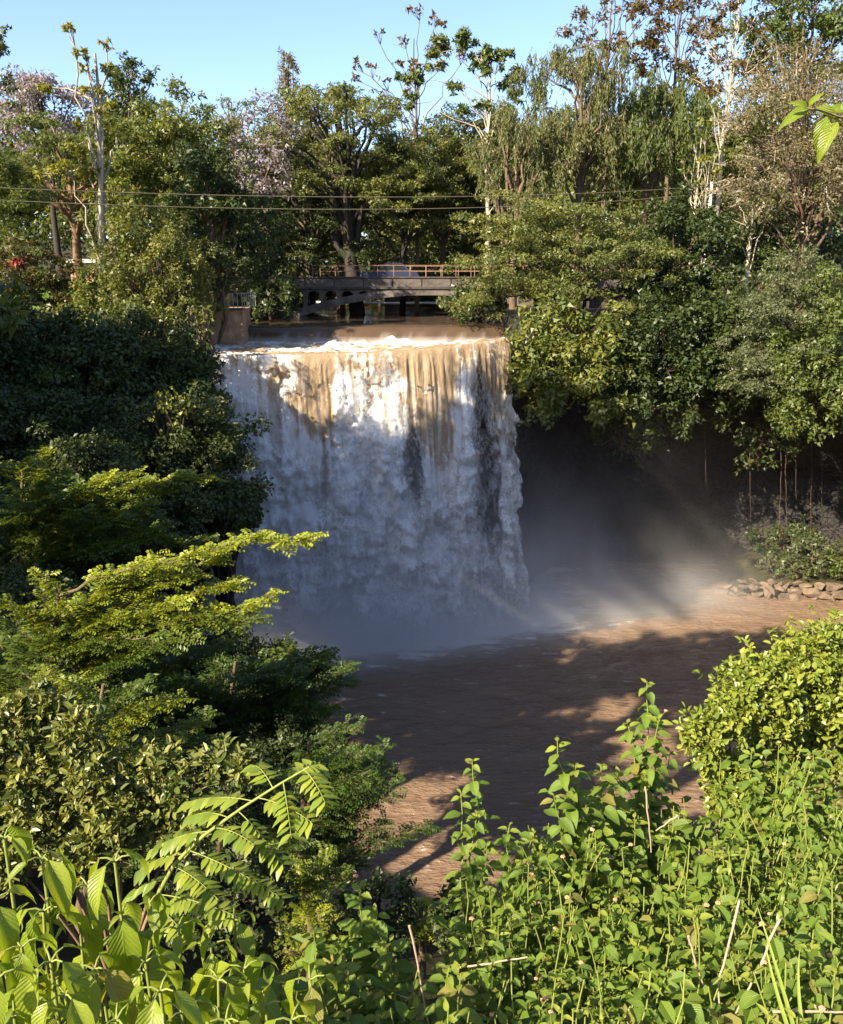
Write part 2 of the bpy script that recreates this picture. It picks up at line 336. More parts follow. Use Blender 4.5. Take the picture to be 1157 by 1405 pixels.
def grid_faces(nu, nv):
    i = np.arange(nu - 1)[:, None] * nv; j = np.arange(nv - 1)[None]
    return np.stack([i + j, i + nv + j, i + nv + j + 1, i + j + 1], -1).reshape(-1, 4)
gx = np.r_[np.linspace(-1500, -80, 16)[:-1], np.arange(-80, 80, 1.0), np.linspace(80, 1500, 16)]
gy = np.r_[np.linspace(-1000, -20, 10)[:-1], np.arange(-20, 12, 0.5), np.arange(12, 150, 1.0), np.linspace(150, 2500, 16)]
GX, GY = np.meshgrid(gx, gy, indexing='ij')
struct('ground', mesh('ground', np.stack([GX, GY, ground_h(GX, GY)], -1), grid_faces(len(gx), len(gy)), M['ground'], smooth=True), 'dark soil banks and plateau around the gorge')

# lawn patch on the terrace
lx = np.linspace(-36, -21.5, 30); ly = np.linspace(66, 82, 30); LX, LY = np.meshgrid(lx, ly, indexing='ij')
struct('lawn', mesh('lawn', np.stack([LX, LY, np.maximum(ground_h(LX, LY), 20) + 0.12 + 0.1 * fbm(LX * 2, LY * 2)], -1), grid_faces(30, 30), M['lawn'], smooth=True), 'sunlit green lawn on the terrace behind the trees')

# ------------------------------------------------------------------ cliff round the pool
path = np.array([(-34,40),(-26,50),(-20,57.5),(-14.6,61.9),(-8,63.3),(-2,64.5),(3.5,66),(7.2,68),(9.5,69.2),(14,69.6),(20,70),(27,69.6),(34,67),(41,61),(46,52),(48,38),(49,20)], float)
def resample(P, n):
    s = np.r_[0, np.cumsum(np.linalg.norm(np.diff(P, axis=0), axis=1))]; q = np.linspace(0, s[-1], n)
    return np.stack([np.interp(q, s, P[:, k]) for k in range(P.shape[1])], 1)
CP = resample(path, 240); k3 = np.ones(9) / 9
CPs = np.stack([np.convolve(np.pad(CP[:, k], 4, 'edge'), k3, 'valid') for k in range(2)], 1)
T = nrm(np.gradient(CPs, axis=0)); OUT = np.stack([T[:, 1], -T[:, 0]], 1)      # towards the pool
xs = CPs[:, 0]
fallmask = sstep(-16.5, -14.5, xs) * sstep(8.6, 7.0, xs)
rec = 0.6 + 6.0 * sstep(8.5, 13, xs) * sstep(49, 44, xs)
top = 22.3 - 2.6 * fallmask
prof_z = np.array([1.0, 1.0, 1.0, .965, .86, .74, .66, .60, .50, .38, .2, 0, -.1])
V = np.zeros((240, 60, 3))
for i in range(240):
    back = 14 * (1 - fallmask[i]) + 2.0 * fallmask[i]; r = rec[i]
    po = np.array([-back, -back * .5, -1.0, 0, .5, .4, -.2, -r * .45, -r * .8, -r, -r * 1.02, -r, -r + .3]); q = np.linspace(0, 12, 60)
    oo = np.interp(q, np.arange(13), po); zz = np.interp(q, np.arange(13), prof_z) * top[i]
    V[i, :, :2] = CPs[i] + OUT[i] * oo[:, None]; V[i, :, 2] = zz
nz = fbm(V[..., 0] * .35 + 5, V[..., 1] * .35, V[..., 2] * .6, 5, 11) - .5
nz2 = np.abs(fbm(V[..., 0] * 1.1, V[..., 1] * 1.1, V[..., 2] * .35, 4, 29) - .5)
side = sstep(8, 16, np.arange(60))[None]
V[..., :2] += OUT[:, None] * ((nz * 1.6 - nz2 * 1.4) * side * (1 - .6 * fallmask[:, None]))[..., None]
V[..., 2] += nz * 0.5 * (1 - fallmask[:, None])
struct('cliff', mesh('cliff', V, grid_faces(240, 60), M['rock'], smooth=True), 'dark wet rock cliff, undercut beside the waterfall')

# ------------------------------------------------------------------ water: fall, river, pool
LIP = np.array([(-15.0, 60.4, 20.0), (-9.5, 61.5, 19.95), (-3.5, 62.6, 20.0), (2, 64.0, 20.3), (6.3, 66.3, 20.75)])
def lip(u):
    q = np.linspace(0, 1, len(LIP)); P = np.stack([np.interp(u, np.linspace(0, 1, 41), np.convolve(np.pad(np.interp(np.linspace(0, 1, 41), q, LIP[:, k]), 4, 'reflect', reflect_type='odd'), np.ones(9) / 9, 'valid')) for k in range(3)], -1)
    return P
nu, nvu, nvd = 350, 64, 350
u = np.linspace(0, 1, nu); Lp = lip(u); Tn = nrm(np.gradient(Lp[:, :2], axis=0)); On = np.stack([Tn[:, 1], -Tn[:, 0]], 1)
PXU = 305 + u * 410; X = u * 21.5
drop = np.linspace(0, 20.6, nvd); Xg, Dg = np.meshgrid(X, drop, indexing='ij'); PXg = np.repeat(PXU[:, None], nvd, 1)
brk = np.interp(PXU, [305, 325, 345, 385, 420, 448, 458, 466, 476, 485, 540, 560, 578, 600, 630, 665, 700, 715], [.3, .6, 1.1, 2.8, 5.0, 7.2, 5.0, .3, .8, 3.4, 4.2, 5.6, 8.0, 8.5, 3.0, 4.5, 5.5, 3.0])
warp = (fbm(Xg * .5, Dg * .18, seed=4) - .5) * 2.0
streak = fbm(Xg * 3.2 + warp, Dg * .16, seed=5, o=5); lump = fbm(Xg * .75 + warp, Dg * .42, seed=6, o=4); fine = fbm(Xg * 3.2, Dg * 2.4, seed=7, o=4)
foam = sstep(-2.4, 2.2, Dg - brk[:, None] + (lump - .5) * 6.5 + (fine - .5) * 3.0 + (streak - .5) * 4.0)
tanstr = np.exp(-((PXg - 592 - Dg * 1.5) / 14) ** 2) * sstep(20, 6, Dg) + .7 * np.exp(-((PXg - 692) / 16) ** 2) * sstep(16, 4, Dg) + .5 * np.exp(-((PXg - 455 + Dg) / 9) ** 2) * sstep(16, 5, Dg)
bil1 = 1 - np.abs(2 * fbm(Xg * .45 + warp, Dg * .38, seed=15, o=4) - 1) * 2; bil2 = 1 - np.abs(2 * fbm(Xg * 1.5 + warp, Dg * 1.05, seed=16, o=4) - 1) * 2
foam = np.clip(foam * (.62 + .5 * (streak - .25) * sstep(14, 3, Dg) + .35 * lump + .15 * bil2) - .45 * tanstr, 0, 1)
grain = fbm(Xg * 7.0, Dg * 1.6, seed=18, o=3); thin = fbm(Xg * 6.0, Dg * .12, seed=19, o=3)
foam = np.clip(foam * .95 + .35 * sstep(.48, .68, thin) * sstep(.4, 3.5, Dg) + (grain - .5) * .12, 0, 1)
jet = .55 + .9 * noise(Xg * .28, Dg * 0, seed=8); soft = fbm(Xg * .5, Dg * .22, seed=24, o=3)
fw = .12 + .36 * np.sqrt(Dg) * jet + sstep(0, 4, Dg - brk[:, None]) * (.3 + (soft - .4) * 1.8 * (.4 + Dg * .04) + (bil1 - .5) * .85 + (bil2 - .5) * .38) + (streak - .5) * .32 * sstep(0, 1.5, Dg)
fw += .9 * np.exp(-((PXg - 385) / 45) ** 2) * sstep(2, 9, Dg) + .6 * np.exp(-((PXg - 520) / 40) ** 2) * sstep(3, 8, Dg)
edge = sstep(.05, 0, np.repeat(u[:, None], nvd, 1) + (noise(Dg * .5, Dg * 0 + 3, seed=91) - .5) * .05) + sstep(.95, 1, np.repeat(u[:, None], nvd, 1) + (noise(Dg * .45, Dg * 0 + 9, seed=92) - .5) * .07)
colm = fbm(Xg * .42 + warp * .5, Dg * .07, seed=93, o=3)
thick = .92 + (streak - .5) * .5 + (thin - .5) * .2 + (colm - .5) * 1.5 * sstep(1.5, 5, Dg) - .9 * edge * sstep(.5, 3, Dg)
def hole(cx, cy, sx, sy, a): return a * np.exp(-((PXg - cx) / sx) ** 2 - ((Dg - cy) / sy) ** 2)
thick -= hole(655, 9.5, 26, 7.0, 1.1) + hole(650, 3.5, 15, 3, .6) + hole(394, 5.5, 11, 3.4, 1.05) + hole(552, 8.0, 14, 2.8, 1.05) + hole(325, 6.5, 12, 4, .9) + hole(676, 13, 12, 3, .6) + hole(565, 11.5, 10, 3.5, .5) + hole(448, 11, 9, 5, .4) + hole(716, 10, 9, 6, .6) + hole(360, 9, 9, 3, .45) + hole(470, 8, 7, 3, .45)
thick += .6 * sstep(14, 18, Dg) + 1.0 * sstep(1.6, .2, Dg)
spread = (PXg - 510) / 205 * sstep(2, 20, Dg) * .5
FV = np.zeros((nu, nvd, 3))
FV[..., 0] = Lp[:, None, 0] + On[:, None, 0] * fw + spread; FV[..., 1] = Lp[:, None, 1] + On[:, None, 1] * fw; FV[..., 2] = Lp[:, None, 2] - np.maximum(Dg - .25 * (1 - np.exp(-Dg * 1.0)), 0) 
# upstream apron between weir and lip
sb = np.linspace(1, 0, nvu + 1)[:-1]; wy = 70.2
UV_ = np.zeros((nu, nvu, 3)); wx = np.interp(u, [0, 1], [-15.2, 7.4])
UV_[..., 0] = Lp[:, None, 0] * (1 - sb) + wx[:, None] * sb; UV_[..., 1] = Lp[:, None, 1] * (1 - sb) + wy * sb
rough = fbm(UV_[..., 0] * .9, UV_[..., 1] * 1.3, seed=9, o=5); rough2 = fbm(UV_[..., 0] * .5, UV_[..., 1] * 2.2, seed=12, o=4)
UV_[..., 2] = Lp[:, None, 2] * (1 - sb) + 20.15 * sb + (rough - .5) * .75 * np.minimum(1, (1 - sb) * 8 + .3) * (sb > .04) + .55 * np.exp(-((UV_[..., 0] + 2.4) / .9) ** 2 - ((UV_[..., 1] - 69.0) / .7) ** 2) * (0.5 + rough)
ufoam = np.clip(sstep(.46, .62, rough2) * .9 + sstep(.75, 1, sb) * .55 + sstep(.52, .62, rough) * .4 - .35 * sstep(.25, 0, sb), 0, 1)
AV = np.concatenate([UV_, FV], 1); foamA = np.concatenate([ufoam, foam], 1); thA = np.concatenate([np.ones((nu, nvu)), thick], 1)
nv = nvu + nvd; Fq = grid_faces(nu, nv); keep = thA.reshape(-1)[Fq].mean(1) > -.6
struct('waterfall', mesh('waterfall', AV, Fq[keep], M['fall'], {'foam': (foamA.ravel(), 'POINT'), 'cover': (np.clip(thA, -.5, 1.6).ravel(), 'POINT')}, smooth=True), 'broad muddy waterfall turning white as it plunges into the pool')
bk = np.linspace(0, nu - 1, 150).astype(int); bd = np.linspace(0, nvd - 1, 150).astype(int); ixb = np.ix_(bk, bd); Xb, Db, Pb = Xg[ixb], Dg[ixb], PXg[ixb]; Fb = grid_faces(150, 150)
for nm, lab, dist_, cov_, sd_ in (('inner_curtain', 'thin sheets of water trickling down behind the main curtain', .9, .45 - .38 * np.exp(-((Pb - 655) / 20) ** 2 - ((Db - 9) / 7) ** 2) - .3 * np.exp(-((Pb - 552) / 15) ** 2 - ((Db - 8) / 3) ** 2), 71), ('spray_veil', 'soft veil of falling spray in front of the curtain', -.45, -.05 + .62 * sstep(1, 7, Db - np.repeat(brk[bk][:, None], 150, 1)) - .75 * np.exp(-((Pb - 655) / 24) ** 2 - ((Db - 9) / 7) ** 2) + .3 * np.exp(-((Pb - 400 - Db) / 30) ** 2) + .25 * np.exp(-((Pb - 515) / 25) ** 2) - .3 * np.exp(-((Pb - 560) / 15) ** 2) - .25 * np.exp(-((Pb - 450) / 12) ** 2) - .6 * np.exp(-((Pb - 394) / 11) ** 2 - ((Db - 5.5) / 3.4) ** 2), 74), ('spray_veil', 'outermost ragged veil of spray over the lower falls', -1.1, -.32 + .62 * sstep(4, 13, Db - .5 * np.repeat(brk[bk][:, None], 150, 1)) - .5 * np.exp(-((Pb - 655) / 22) ** 2 - ((Db - 10) / 6) ** 2), 77)):
    W_ = FV[ixb].copy(); W_[..., 1] += dist_ + (.8 if dist_ > 0 else 2.4) * (1 - 2 * np.abs(fbm(Xb * .55, Db * .33, seed=sd_, o=4) - .5) - .75); W_[..., 0] += .4 * (fbm(Xb * .5, Db * .3, seed=sd_ + 1) - .5)
    cv = cov_ + .55 * (fbm(Xb * .8, Db * .22, seed=sd_ + 2, o=3) - .5) * 2
    struct(nm, mesh(nm, W_, Fb, M['fall'], {'foam': (np.clip((.55 if dist_ > 0 else 1.0) + .4 * (fbm(Xb * 2, Db * .3, seed=sd_ + 3) - .5) + 0 * cv, 0, 1).ravel(), 'POINT'), 'cover': (cv.ravel(), 'POINT')}, smooth=True), lab)
# spray: loose drops and torn sheets in front of the curtain
rs = np.random.default_rng(5)
idx = rs.choice(nu * nvd, 45000, p=(lambda p: p / p.sum())((np.clip(foam - .2, 0, 1) * np.clip(thick, 0, 1) ** 2 * (.25 + Dg / 14)).ravel())); B = FV.reshape(-1, 3)[idx]; dd = Dg.ravel()[idx]
off = rs.exponential(1, len(idx)) * (.05 + dd * .022)
sp = B + np.c_[rs.normal(0, .12, len(idx)), -off - .02, rs.normal(0, .25, len(idx))]
size = rs.uniform(.010, .034, len(idx)) * (1.2 - .02 * dd); a1 = nrm(rs.normal(0, 1, (len(idx), 3)) * [.4, .4, 1]); a2 = nrm(np.cross(a1, rs.normal(0, 1, (len(idx), 3))))
sv = np.stack([sp - a1 * size[:, None] * 1.6, sp + a2 * size[:, None] * .7, sp + a1 * size[:, None] * 1.6, sp - a2 * size[:, None] * .7], 1)
struct('spray', mesh('spray', sv.reshape(-1, 3), np.arange(len(idx) * 4).reshape(-1, 4), M['spray']), 'white drops and torn spray flying off the waterfall', 'stuff')
# river above the weir and the smooth sheet over it
rxs = np.linspace(-17, 15, 130); prof = np.array([(70.0, 19.7), (70.2, 20.05), (70.4, 20.5), (70.62, 20.9), (70.95, 21.2), (71.5, 21.34), (72.5, 21.38), (75, 21.4), (80, 21.42), (90, 21.45), (105, 21.5), (130, 21.6), (175, 21.7)])
pr = resample(np.c_[np.arange(13), prof], 90)[:, 1:]
RX, PI_ = np.meshgrid(rxs, np.arange(90), indexing='ij'); RY = pr[PI_, 0]; RZ = pr[PI_, 1] + (fbm(RX * .7, RY * .4, seed=31) - .5) * .12
RY = RY + (fbm(RX * .3, RX * 0, seed=33) - .5) * .3 * (RY < 72)
rf = np.clip(sstep(20.6, 20.0, RZ + (fbm(RX * 1.7, RY * 3, seed=34) - .5) * .9) * .35, 0, 1)
struct('river', mesh('river', np.stack([RX, RY, RZ], -1), grid_faces(130, 90), M['river'], {'foam': (rf.ravel(), 'POINT')}, smooth=True), 'smooth brown river sliding over the weir under the bridge')
# pool
px_ = np.arange(-24, 52, .26); py_ = np.arange(24, 81, .24); PX, PY = np.meshgrid(px_, py_, indexing='ij')
base = np.stack([Lp[:, 0] + (PXU - 510) / 205 * .5, Lp[:, 1] - 2.2], 1)
dist = np.interp(PX, base[:, 0], base[:, 1]) - PY; side_ = np.maximum(np.maximum(base[0, 0] - PX, PX - base[-1, 0]), 0)
dw = np.hypot(np.maximum(dist, 0), side_ * .85)
wav = (fbm(PX * .45, PY * .9, seed=41, o=5) - .5) * (.26 + .6 * np.exp(-dw / 3.5)) + (fbm(PX * .9, PY * 1.9, seed=42, o=3) - .5) * .26
pf = np.clip(1.2 * np.exp(-(dw / 4.6) ** 2) + .34 * np.exp(-dw / 9) * sstep(.5, .62, fbm(PX * .4, PY * 1.6, seed=43)) * 1.5 + .25 * sstep(.62, .72, fbm(PX * .35, PY * 1.8, seed=44, o=5)), 0, 1)
struct('pool', mesh('pool', np.stack([PX, PY, wav], -1), grid_faces(len(px_), len(py_)), M['pool'], {'foam': (pf.ravel(), 'POINT')}, smooth=True), 'brown rippled plunge pool with foam below the waterfall')

# ------------------------------------------------------------------ mist over the plunge pool (a closed volume, no surface)
m, t, out = newmat('mist_volume')
g = Geo(); g.box((-20, 49, -0.6), (39, 74, 18.5)); mist = obj('mist', g.build('mist', m)); mist['kind'] = 'stuff'; mist['label'] = 'pale mist drifting over the plunge pool'; mist['category'] = 'mist'
geo = N(t, 'NewGeometry'); sp_ = N(t, 'SeparateXYZ'); t.links.new(geo.outputs['Position'], sp_.inputs[0]); x_, y_, z_ = sp_.outputs
n1 = noise_n(t, 0.16, 4, stretch=(1, 1, .8), rough=.6)
def gauss(v, c, s): q = math_(t, 'DIVIDE', math_(t, 'SUBTRACT', v, c), s); return math_(t, 'EXPONENT', math_(t, 'MULTIPLY', math_(t, 'MULTIPLY', q, q), -1.0))
hz = math_(t, 'EXPONENT', math_(t, 'DIVIDE', z_, -3.6)); hz2 = math_(t, 'EXPONENT', math_(t, 'DIVIDE', z_, -2.6)); hz3 = math_(t, 'EXPONENT', math_(t, 'DIVIDE', z_, -1.5))
yr = math_(t, 'SUBTRACT', y_, math_(t, 'MULTIPLY', x_, .24))
g1 = math_(t, 'MULTIPLY', math_(t, 'MULTIPLY', gauss(x_, -5.0, 10.0), gauss(yr, 59.8, 3.0)), hz); g2 = math_(t, 'MULTIPLY', math_(t, 'MULTIPLY', gauss(x_, 11.0, 9.0), gauss(y_, 65.5, 3.4)), hz2)
g3 = math_(t, 'MULTIPLY', math_(t, 'MULTIPLY', gauss(x_, -5.0, 11.0), gauss(yr, 58.6, 3.0)), hz3)
nn = math_(t, 'MULTIPLY', math_(t, 'SUBTRACT', n1, .30), 3.2, True)
dn = math_(t, 'ADD', math_(t, 'MULTIPLY', g1, .62), math_(t, 'MULTIPLY', g2, .62)); dn = math_(t, 'ADD', math_(t, 'MULTIPLY', dn, nn), math_(t, 'MULTIPLY', g3, 1.5))
cur = math_(t, 'MULTIPLY', gauss(math_(t, 'SUBTRACT', y_, math_(t, 'MULTIPLY', x_, .25)), 61.4, 1.7), gauss(x_, -4.0, 9.0)); cur = math_(t, 'MULTIPLY', cur, math_(t, 'MULTIPLY', math_(t, 'SUBTRACT', 15.0, z_), .08, True)); n9 = noise_n(t, 0.45, 4, stretch=(1, 1, .55), rough=.6)
cur = math_(t, 'MULTIPLY', math_(t, 'MULTIPLY', cur, math_(t, 'MULTIPLY', math_(t, 'SUBTRACT', n9, .38), 5.0, True)), .22); dn = math_(t, 'ADD', dn, cur)
for (xp, sx_, zp, sz_, am) in ((-10.2, 2.3, 9.0, 5.5, .55), (-3.4, 2.0, 11.0, 4.5, .5), (-7.5, 4.0, 4.0, 3.5, .35), (2.0, 2.2, 5.0, 4.0, .2)):
    pl_ = math_(t, 'MULTIPLY', math_(t, 'MULTIPLY', gauss(x_, xp, sx_), gauss(z_, zp, sz_)), gauss(yr, 62.2, 1.1)); dn = math_(t, 'ADD', dn, math_(t, 'MULTIPLY', math_(t, 'MULTIPLY', pl_, math_(t, 'MULTIPLY', math_(t, 'SUBTRACT', n9, .36), 5.0, True)), am))
fade = math_(t, 'MULTIPLY', math_(t, 'SUBTRACT', 18.3, z_), .25, True); dn = math_(t, 'MULTIPLY', dn, fade)
pv = N(t, 'VolumePrincipled'); pv.inputs['Color'].default_value = (.97, .97, .985, 1); pv.inputs['Anisotropy'].default_value = 0.0; t.links.new(dn, pv.inputs['Density'])
t.links.new(pv.outputs[0], out.inputs['Volume'])

# ------------------------------------------------------------------ bridge, walls, cables
BY = 85.0
def bx(px): return at(px, 400, BY)[0]
xc, hs, z_sp, z_cr, z_db = bx(588), bx(588) - bx(392), 21.0, 23.42, 23.98
def arch(x): return z_sp + (z_cr - z_sp) * (1 - ((x - xc) / hs) ** 2)
br = thing('arch_bridge', 'old stained concrete arch bridge over the river above the weir', 'bridge', (xc, BY, 21))
def lb(g, name, mat, parent=br, smooth=False, **k):
    for i in range(len(g.V)): g.V[i] = g.V[i] - np.array([xc, BY, 21])
    return obj(name, g.build(name, mat, smooth), parent, **k)
xa = np.linspace(xc - hs, xc + hs, 61); rd = .55 + .25 * np.abs((xa - xc) / hs)
for yo in (0.0, 6.2):
    g = Geo()
    V = np.stack([np.c_[xa, np.full(61, BY + yo), arch(xa)], np.c_[xa, np.full(61, BY + yo), arch(xa) + rd], np.c_[xa, np.full(61, BY + yo + .8), arch(xa) + rd], np.c_[xa, np.full(61, BY + yo + .8), arch(xa)]], 1)
    i = np.arange(60)[:, None] * 4; j = np.arange(4)[None]; g.add(V.reshape(-1, 3), np.stack([i + j, i + 4 + j, i + 4 + (j + 1) % 4, i + (j + 1) % 4], -1).reshape(-1, 4))
    lb(g, 'arch_rib', M['concrete'])
    g = Geo(); V = []; xw = np.linspace(xc - hs, xc + hs, 561); ops = []
    for sg in (-1, 1):
        x0 = xc + sg * (hs - .35)
        for k, wd in enumerate((1.25, 1.2, 1.15, 1.1, 1.05)):
            a = x0; b = x0 - sg * wd; ops.append((min(a, b) , max(a, b))); x0 = b - sg * .42
    lo = arch(xw) + .4
    for a, b in ops:
        mI = (xw > a) & (xw < b); c = (a + b) / 2; hw = (b - a) / 2
        lo[mI] = np.maximum(lo[mI], z_db - .18 - .45 * (1 - np.sqrt(np.clip(1 - ((xw[mI] - c) / hw) ** 2, 0, 1))))
    lo = np.minimum(lo, z_db - .02)
    V = np.stack([np.c_[xw, np.full(561, BY + yo + .12), lo], np.c_[xw, np.full(561, BY + yo + .12), np.full(561, z_db)], np.c_[xw, np.full(561, BY + yo + .62), np.full(561, z_db)], np.c_[xw, np.full(561, BY + yo + .62), lo]], 1)
    i = np.arange(560)[:, None] * 4; g.add(V.reshape(-1, 3), np.stack([i + j, i + 4 + j, i + 4 + (j + 1) % 4, i + (j + 1) % 4], -1).reshape(-1, 4))
    lb(g, 'spandrel_wall', M['concrete'])
    g = Geo(); g.box((xc - hs - 6, BY + yo - .12, z_db + .003), (xc + hs + 6, BY + yo + .9, z_db + .2)); lb(g, 'cornice', M['concrete_dark'])
    pw = bx(540) - bx(500); x0 = bx(419) - 4 * pw
    g = Geo(); g.box((-pw / 2 + .05, 0, 0), (pw / 2 - .05, .3, .78)); pm = g.build('parapet_panel', M['concrete'])
    for k in range(16): obj('parapet_panel', pm, br, (x0 + (k + .5) * pw - xc, yo + .03, z_db + .203 - 21))
    g = Geo(); g.box((x0 - 1, BY + yo + .12, z_db + .2), (x0 + 16 * pw + 1, BY + yo + .25, z_db + .9)); lb(g, 'parapet_core', M['concrete_dark'])
    g = Geo(); g.box((x0 - 1, BY + yo - .06, z_db + .985), (x0 + 16 * pw + 1, BY + yo + .42, z_db + 1.12)); lb(g, 'coping', M['concrete_dark'])
    pg = Geo(); pg.tube([(0, 0, 0), (0, 0, .45), (0, 0, 1.0)], .035, 6); pm = pg.build('railing_post', M['rusty'])
    for k in range(20): obj('railing_post', pm, br, (bx(430) + k * 1.5 - xc, yo + .2, z_db + 1.12 - 21))
    for zz in (.5, 1.0):
        g = Geo(); g.tube([(bx(430), BY + yo + .2, z_db + 1.12 + zz), (bx(430) + 29, BY + yo + .2, z_db + 1.12 + zz)], .03, 6); lb(g, 'railing_bar', M['rusty'])
g = Geo(); g.box((xc - hs - 6, BY + .9, z_db - .25), (xc + hs + 6, BY + 6.2, z_db + .19)); lb(g, 'deck', M['asphalt'])
for sg in (-1, 1):
    a = xc + sg * (hs - .2); b = xc + sg * (hs + 6); g = Geo(); g.box((min(a, b), BY + .05, 18.5), (max(a, b), BY + 6.9, z_db)); lb(g, 'abutment', M['concrete_dark'])

# low footbridge behind, seen through the arch
fb = thing('footbridge', 'low pipe crossing on a dark pier seen through the bridge arch', 'footbridge', (at(540, 430, 98)[0], 98, 21.4))
g = Geo(); g.box((-.9, -.8, -2), (.9, .8, 2.6)); obj('pier', g.build('pier', M['concrete_dark']), fb)
g = Geo(); g.tube([(-9, 0, 1.05), (-4, 0, 1.0), (0, -.9, .98), (8, 0, 1.0)], .13, 8); obj('pipe', g.build('pipe', M['white']), fb)
g = Geo(); g.box((-14, -.7, 2.6), (14, .7, 3.0)); obj('beam', g.build('beam', M['concrete_dark']), fb)

# dark car on the bridge
cx = at(536, 370, 88)[0]; car = thing('parked_car', 'dark blue car standing on the bridge behind the railing', 'car', (cx, 87.4, z_db + .2)); car.scale = (1.3, 1.3, 1.4)
g = Geo(); body = [(-2.1, .32), (-2.15, .62), (-2.05, .86), (-1.0, 1.0), (1.15, 1.02), (1.95, .95), (2.12, .7), (2.1, .34), (1.75, .26), (-1.75, .26)]
g.prism(body, 'y', -.86, .86); obj('body', g.build('body', M['carpaint']), car)
g = Geo(); g.prism([(-1.02, .99), (-.42, 1.50), (.85, 1.54), (1.55, 1.0)], 'y', -.72, .72); cab = obj('cabin', g.build('cabin', M['carpaint']), car)
for sg in (-1, 1):
    for p4 in ([(-.82, 1.05), (-.38, 1.43), (.12, 1.46), (.12, 1.05)], [(.2, 1.05), (.2, 1.46), (.8, 1.46), (1.25, 1.05)]):
        g = Geo(); g.prism(p4, 'y', .722 * sg, .735 * sg); obj('window', g.build('window', M['carglass']), cab)
for sx in (-1.3, 1.3):
    for sg in (-1, 1):
        g = Geo(); th = np.linspace(0, 2 * math.pi, 17)[:-1]; g.prism([(.32 * math.cos(a), .32 * math.sin(a)) for a in th], 'y', -.11, .11); wh = obj('wheel', g.build('wheel', M['tyre'], True), car, (sx, .8 * sg, .32))
        g = Geo(); g.prism([(.19 * math.cos(a), .19 * math.sin(a)) for a in th], 'y', -.125, .125); obj('rim', g.build('rim', M['steel'], True), wh)
for sg in (-1, 1):
    g = Geo(); g.box((-2.16, sg * .62 - .16, .62), (-2.09, sg * .62 + .16, .78)); obj('headlight', g.build('headlight', M['lampglass']), car)

# retaining wall with railing beside the weir
w0, w1 = at(285, 440, 66.2)[0], at(333, 440, 66.2)[0]
wl = thing('retaining_wall', 'rust stained ochre retaining wall beside the weir', 'wall', (w0, 66.2, 19))
nn_ = 24; wxs = np.linspace(0, w1 - w0, nn_); wzs = np.linspace(0, 3.72, 16); WX, WZ = np.meshgrid(wxs, wzs, indexing='ij'); WY = (fbm(WX * 1.2, WZ * 1.2, seed=51) - .5) * .22
g = Geo(); g.add(np.stack([WX, WY, WZ], -1), grid_faces(nn_, 16)); sx = np.linspace(0, 7, nn_); SX, SZ = np.meshgrid(sx, wzs, indexing='ij')
g.add(np.stack([np.full_like(SX, w1 - w0) + (fbm(SX, SZ, seed=52) - .5) * .15 * (SX > .1) - .7 * SX / 7, SX, SZ], -1), grid_faces(nn_, 16)); g.add([(0, 0, 3.72), (w1 - w0, 0, 3.72), (w1 - w0 - .7, 7, 3.72), (0, 7, 3.72)], [(0, 1, 2, 3)])
obj('wall_face', g.build('wall_face', M['ochre']), wl)
g = Geo(); g.box((-.1, -.14, 3.724), (w1 - w0 + .14, .35, 3.86)); obj('coping', g.build('coping', M['concrete_dark']), wl)
rl = thing('metal_railing', 'pale grey metal railing on top of the ochre retaining wall', 'railing', (w0, 66.3, 22.86))
pg = Geo(); pg.tube([(0, 0, 0), (0, 0, .5), (0, 0, 1.05)], .032, 6); pm = pg.build('railing_post', M['steel'])
for k in range(9): obj('railing_post', pm, rl, ((w1 - w0) * k / 8, 0, 0))
for k in range(6): obj('railing_post', pm, rl, (w1 - w0, .9 * (k + 1), 0))
for zz in (.12, 1.05):
    g = Geo(); g.tube([(-.6, 0, zz), (w1 - w0, 0, zz)], .03, 6); g.tube([(w1 - w0, 0, zz), (w1 - w0, 5.6, zz)], .03, 6); obj('railing_bar', g.build('railing_bar', M['steel']), rl)

# wire fence on the lawn, low white building, terracotta wall
lf = thing('wire_fence', 'wire fence with short white posts at the edge of the lawn', 'fence', (at(95, 400, 68)[0], 68, gh(at(95, 400, 68)[0], 68)))
pg = Geo(); pg.tube([(0, 0, -.3), (0, 0, .4), (0, 0, 1.0)], .06, 6); pm = pg.build('fence_post', M['white']); bz = lf.location.z
for k in range(5):
    x = k * 1.45; obj('fence_post', pm, lf, (x, 0, gh(lf.location.x + x, 68) - bz))
for zz in (.45, .85):
    g = Geo(); g.tube([(k * 1.45, 0, gh(lf.location.x + k * 1.45, 68) - bz + zz) for k in range(5)], .012, 4); obj('wire', g.build('wire', M['steel']), lf)
hb = at(150, 372, 88); hz_ = gh(hb[0], 84)
hs_ = thing('garden_building', 'low building with white roof edge glimpsed between trunks behind the lawn', 'building', (hb[0], 84, hz_))
g = Geo(); g.box((-2.2, 0, -.3), (2.2, 3, 1.75)); obj('wall', g.build('wall', M['terracotta']), hs_)
g = Geo(); g.prism([(-.4, 1.754), (-.4, 1.95), (1.5, 2.1), (3.4, 1.95), (3.4, 1.754)], 'x', -2.4, 2.4); obj('roof', g.build('roof', M['white']), hs_)
for k in range(2):
    g = Geo(); g.box((-1.7 + 2.1 * k, -.05, .6), (-.6 + 2.1 * k, -.004, 1.4)); wn = obj('window', g.build('window', M['carglass']), hs_)
    g = Geo(); g.box((-1.8 + 2.1 * k, -.12, .5), (-.5 + 2.1 * k, -.003, .59)); obj('sill', g.build('sill', M['concrete']), wn)
tb = at(985, 358, 74); tz = gh(tb[0], 74)
tw = thing('block_wall', 'low terracotta block wall under the dark trees', 'wall', (tb[0], 76, 22.5))
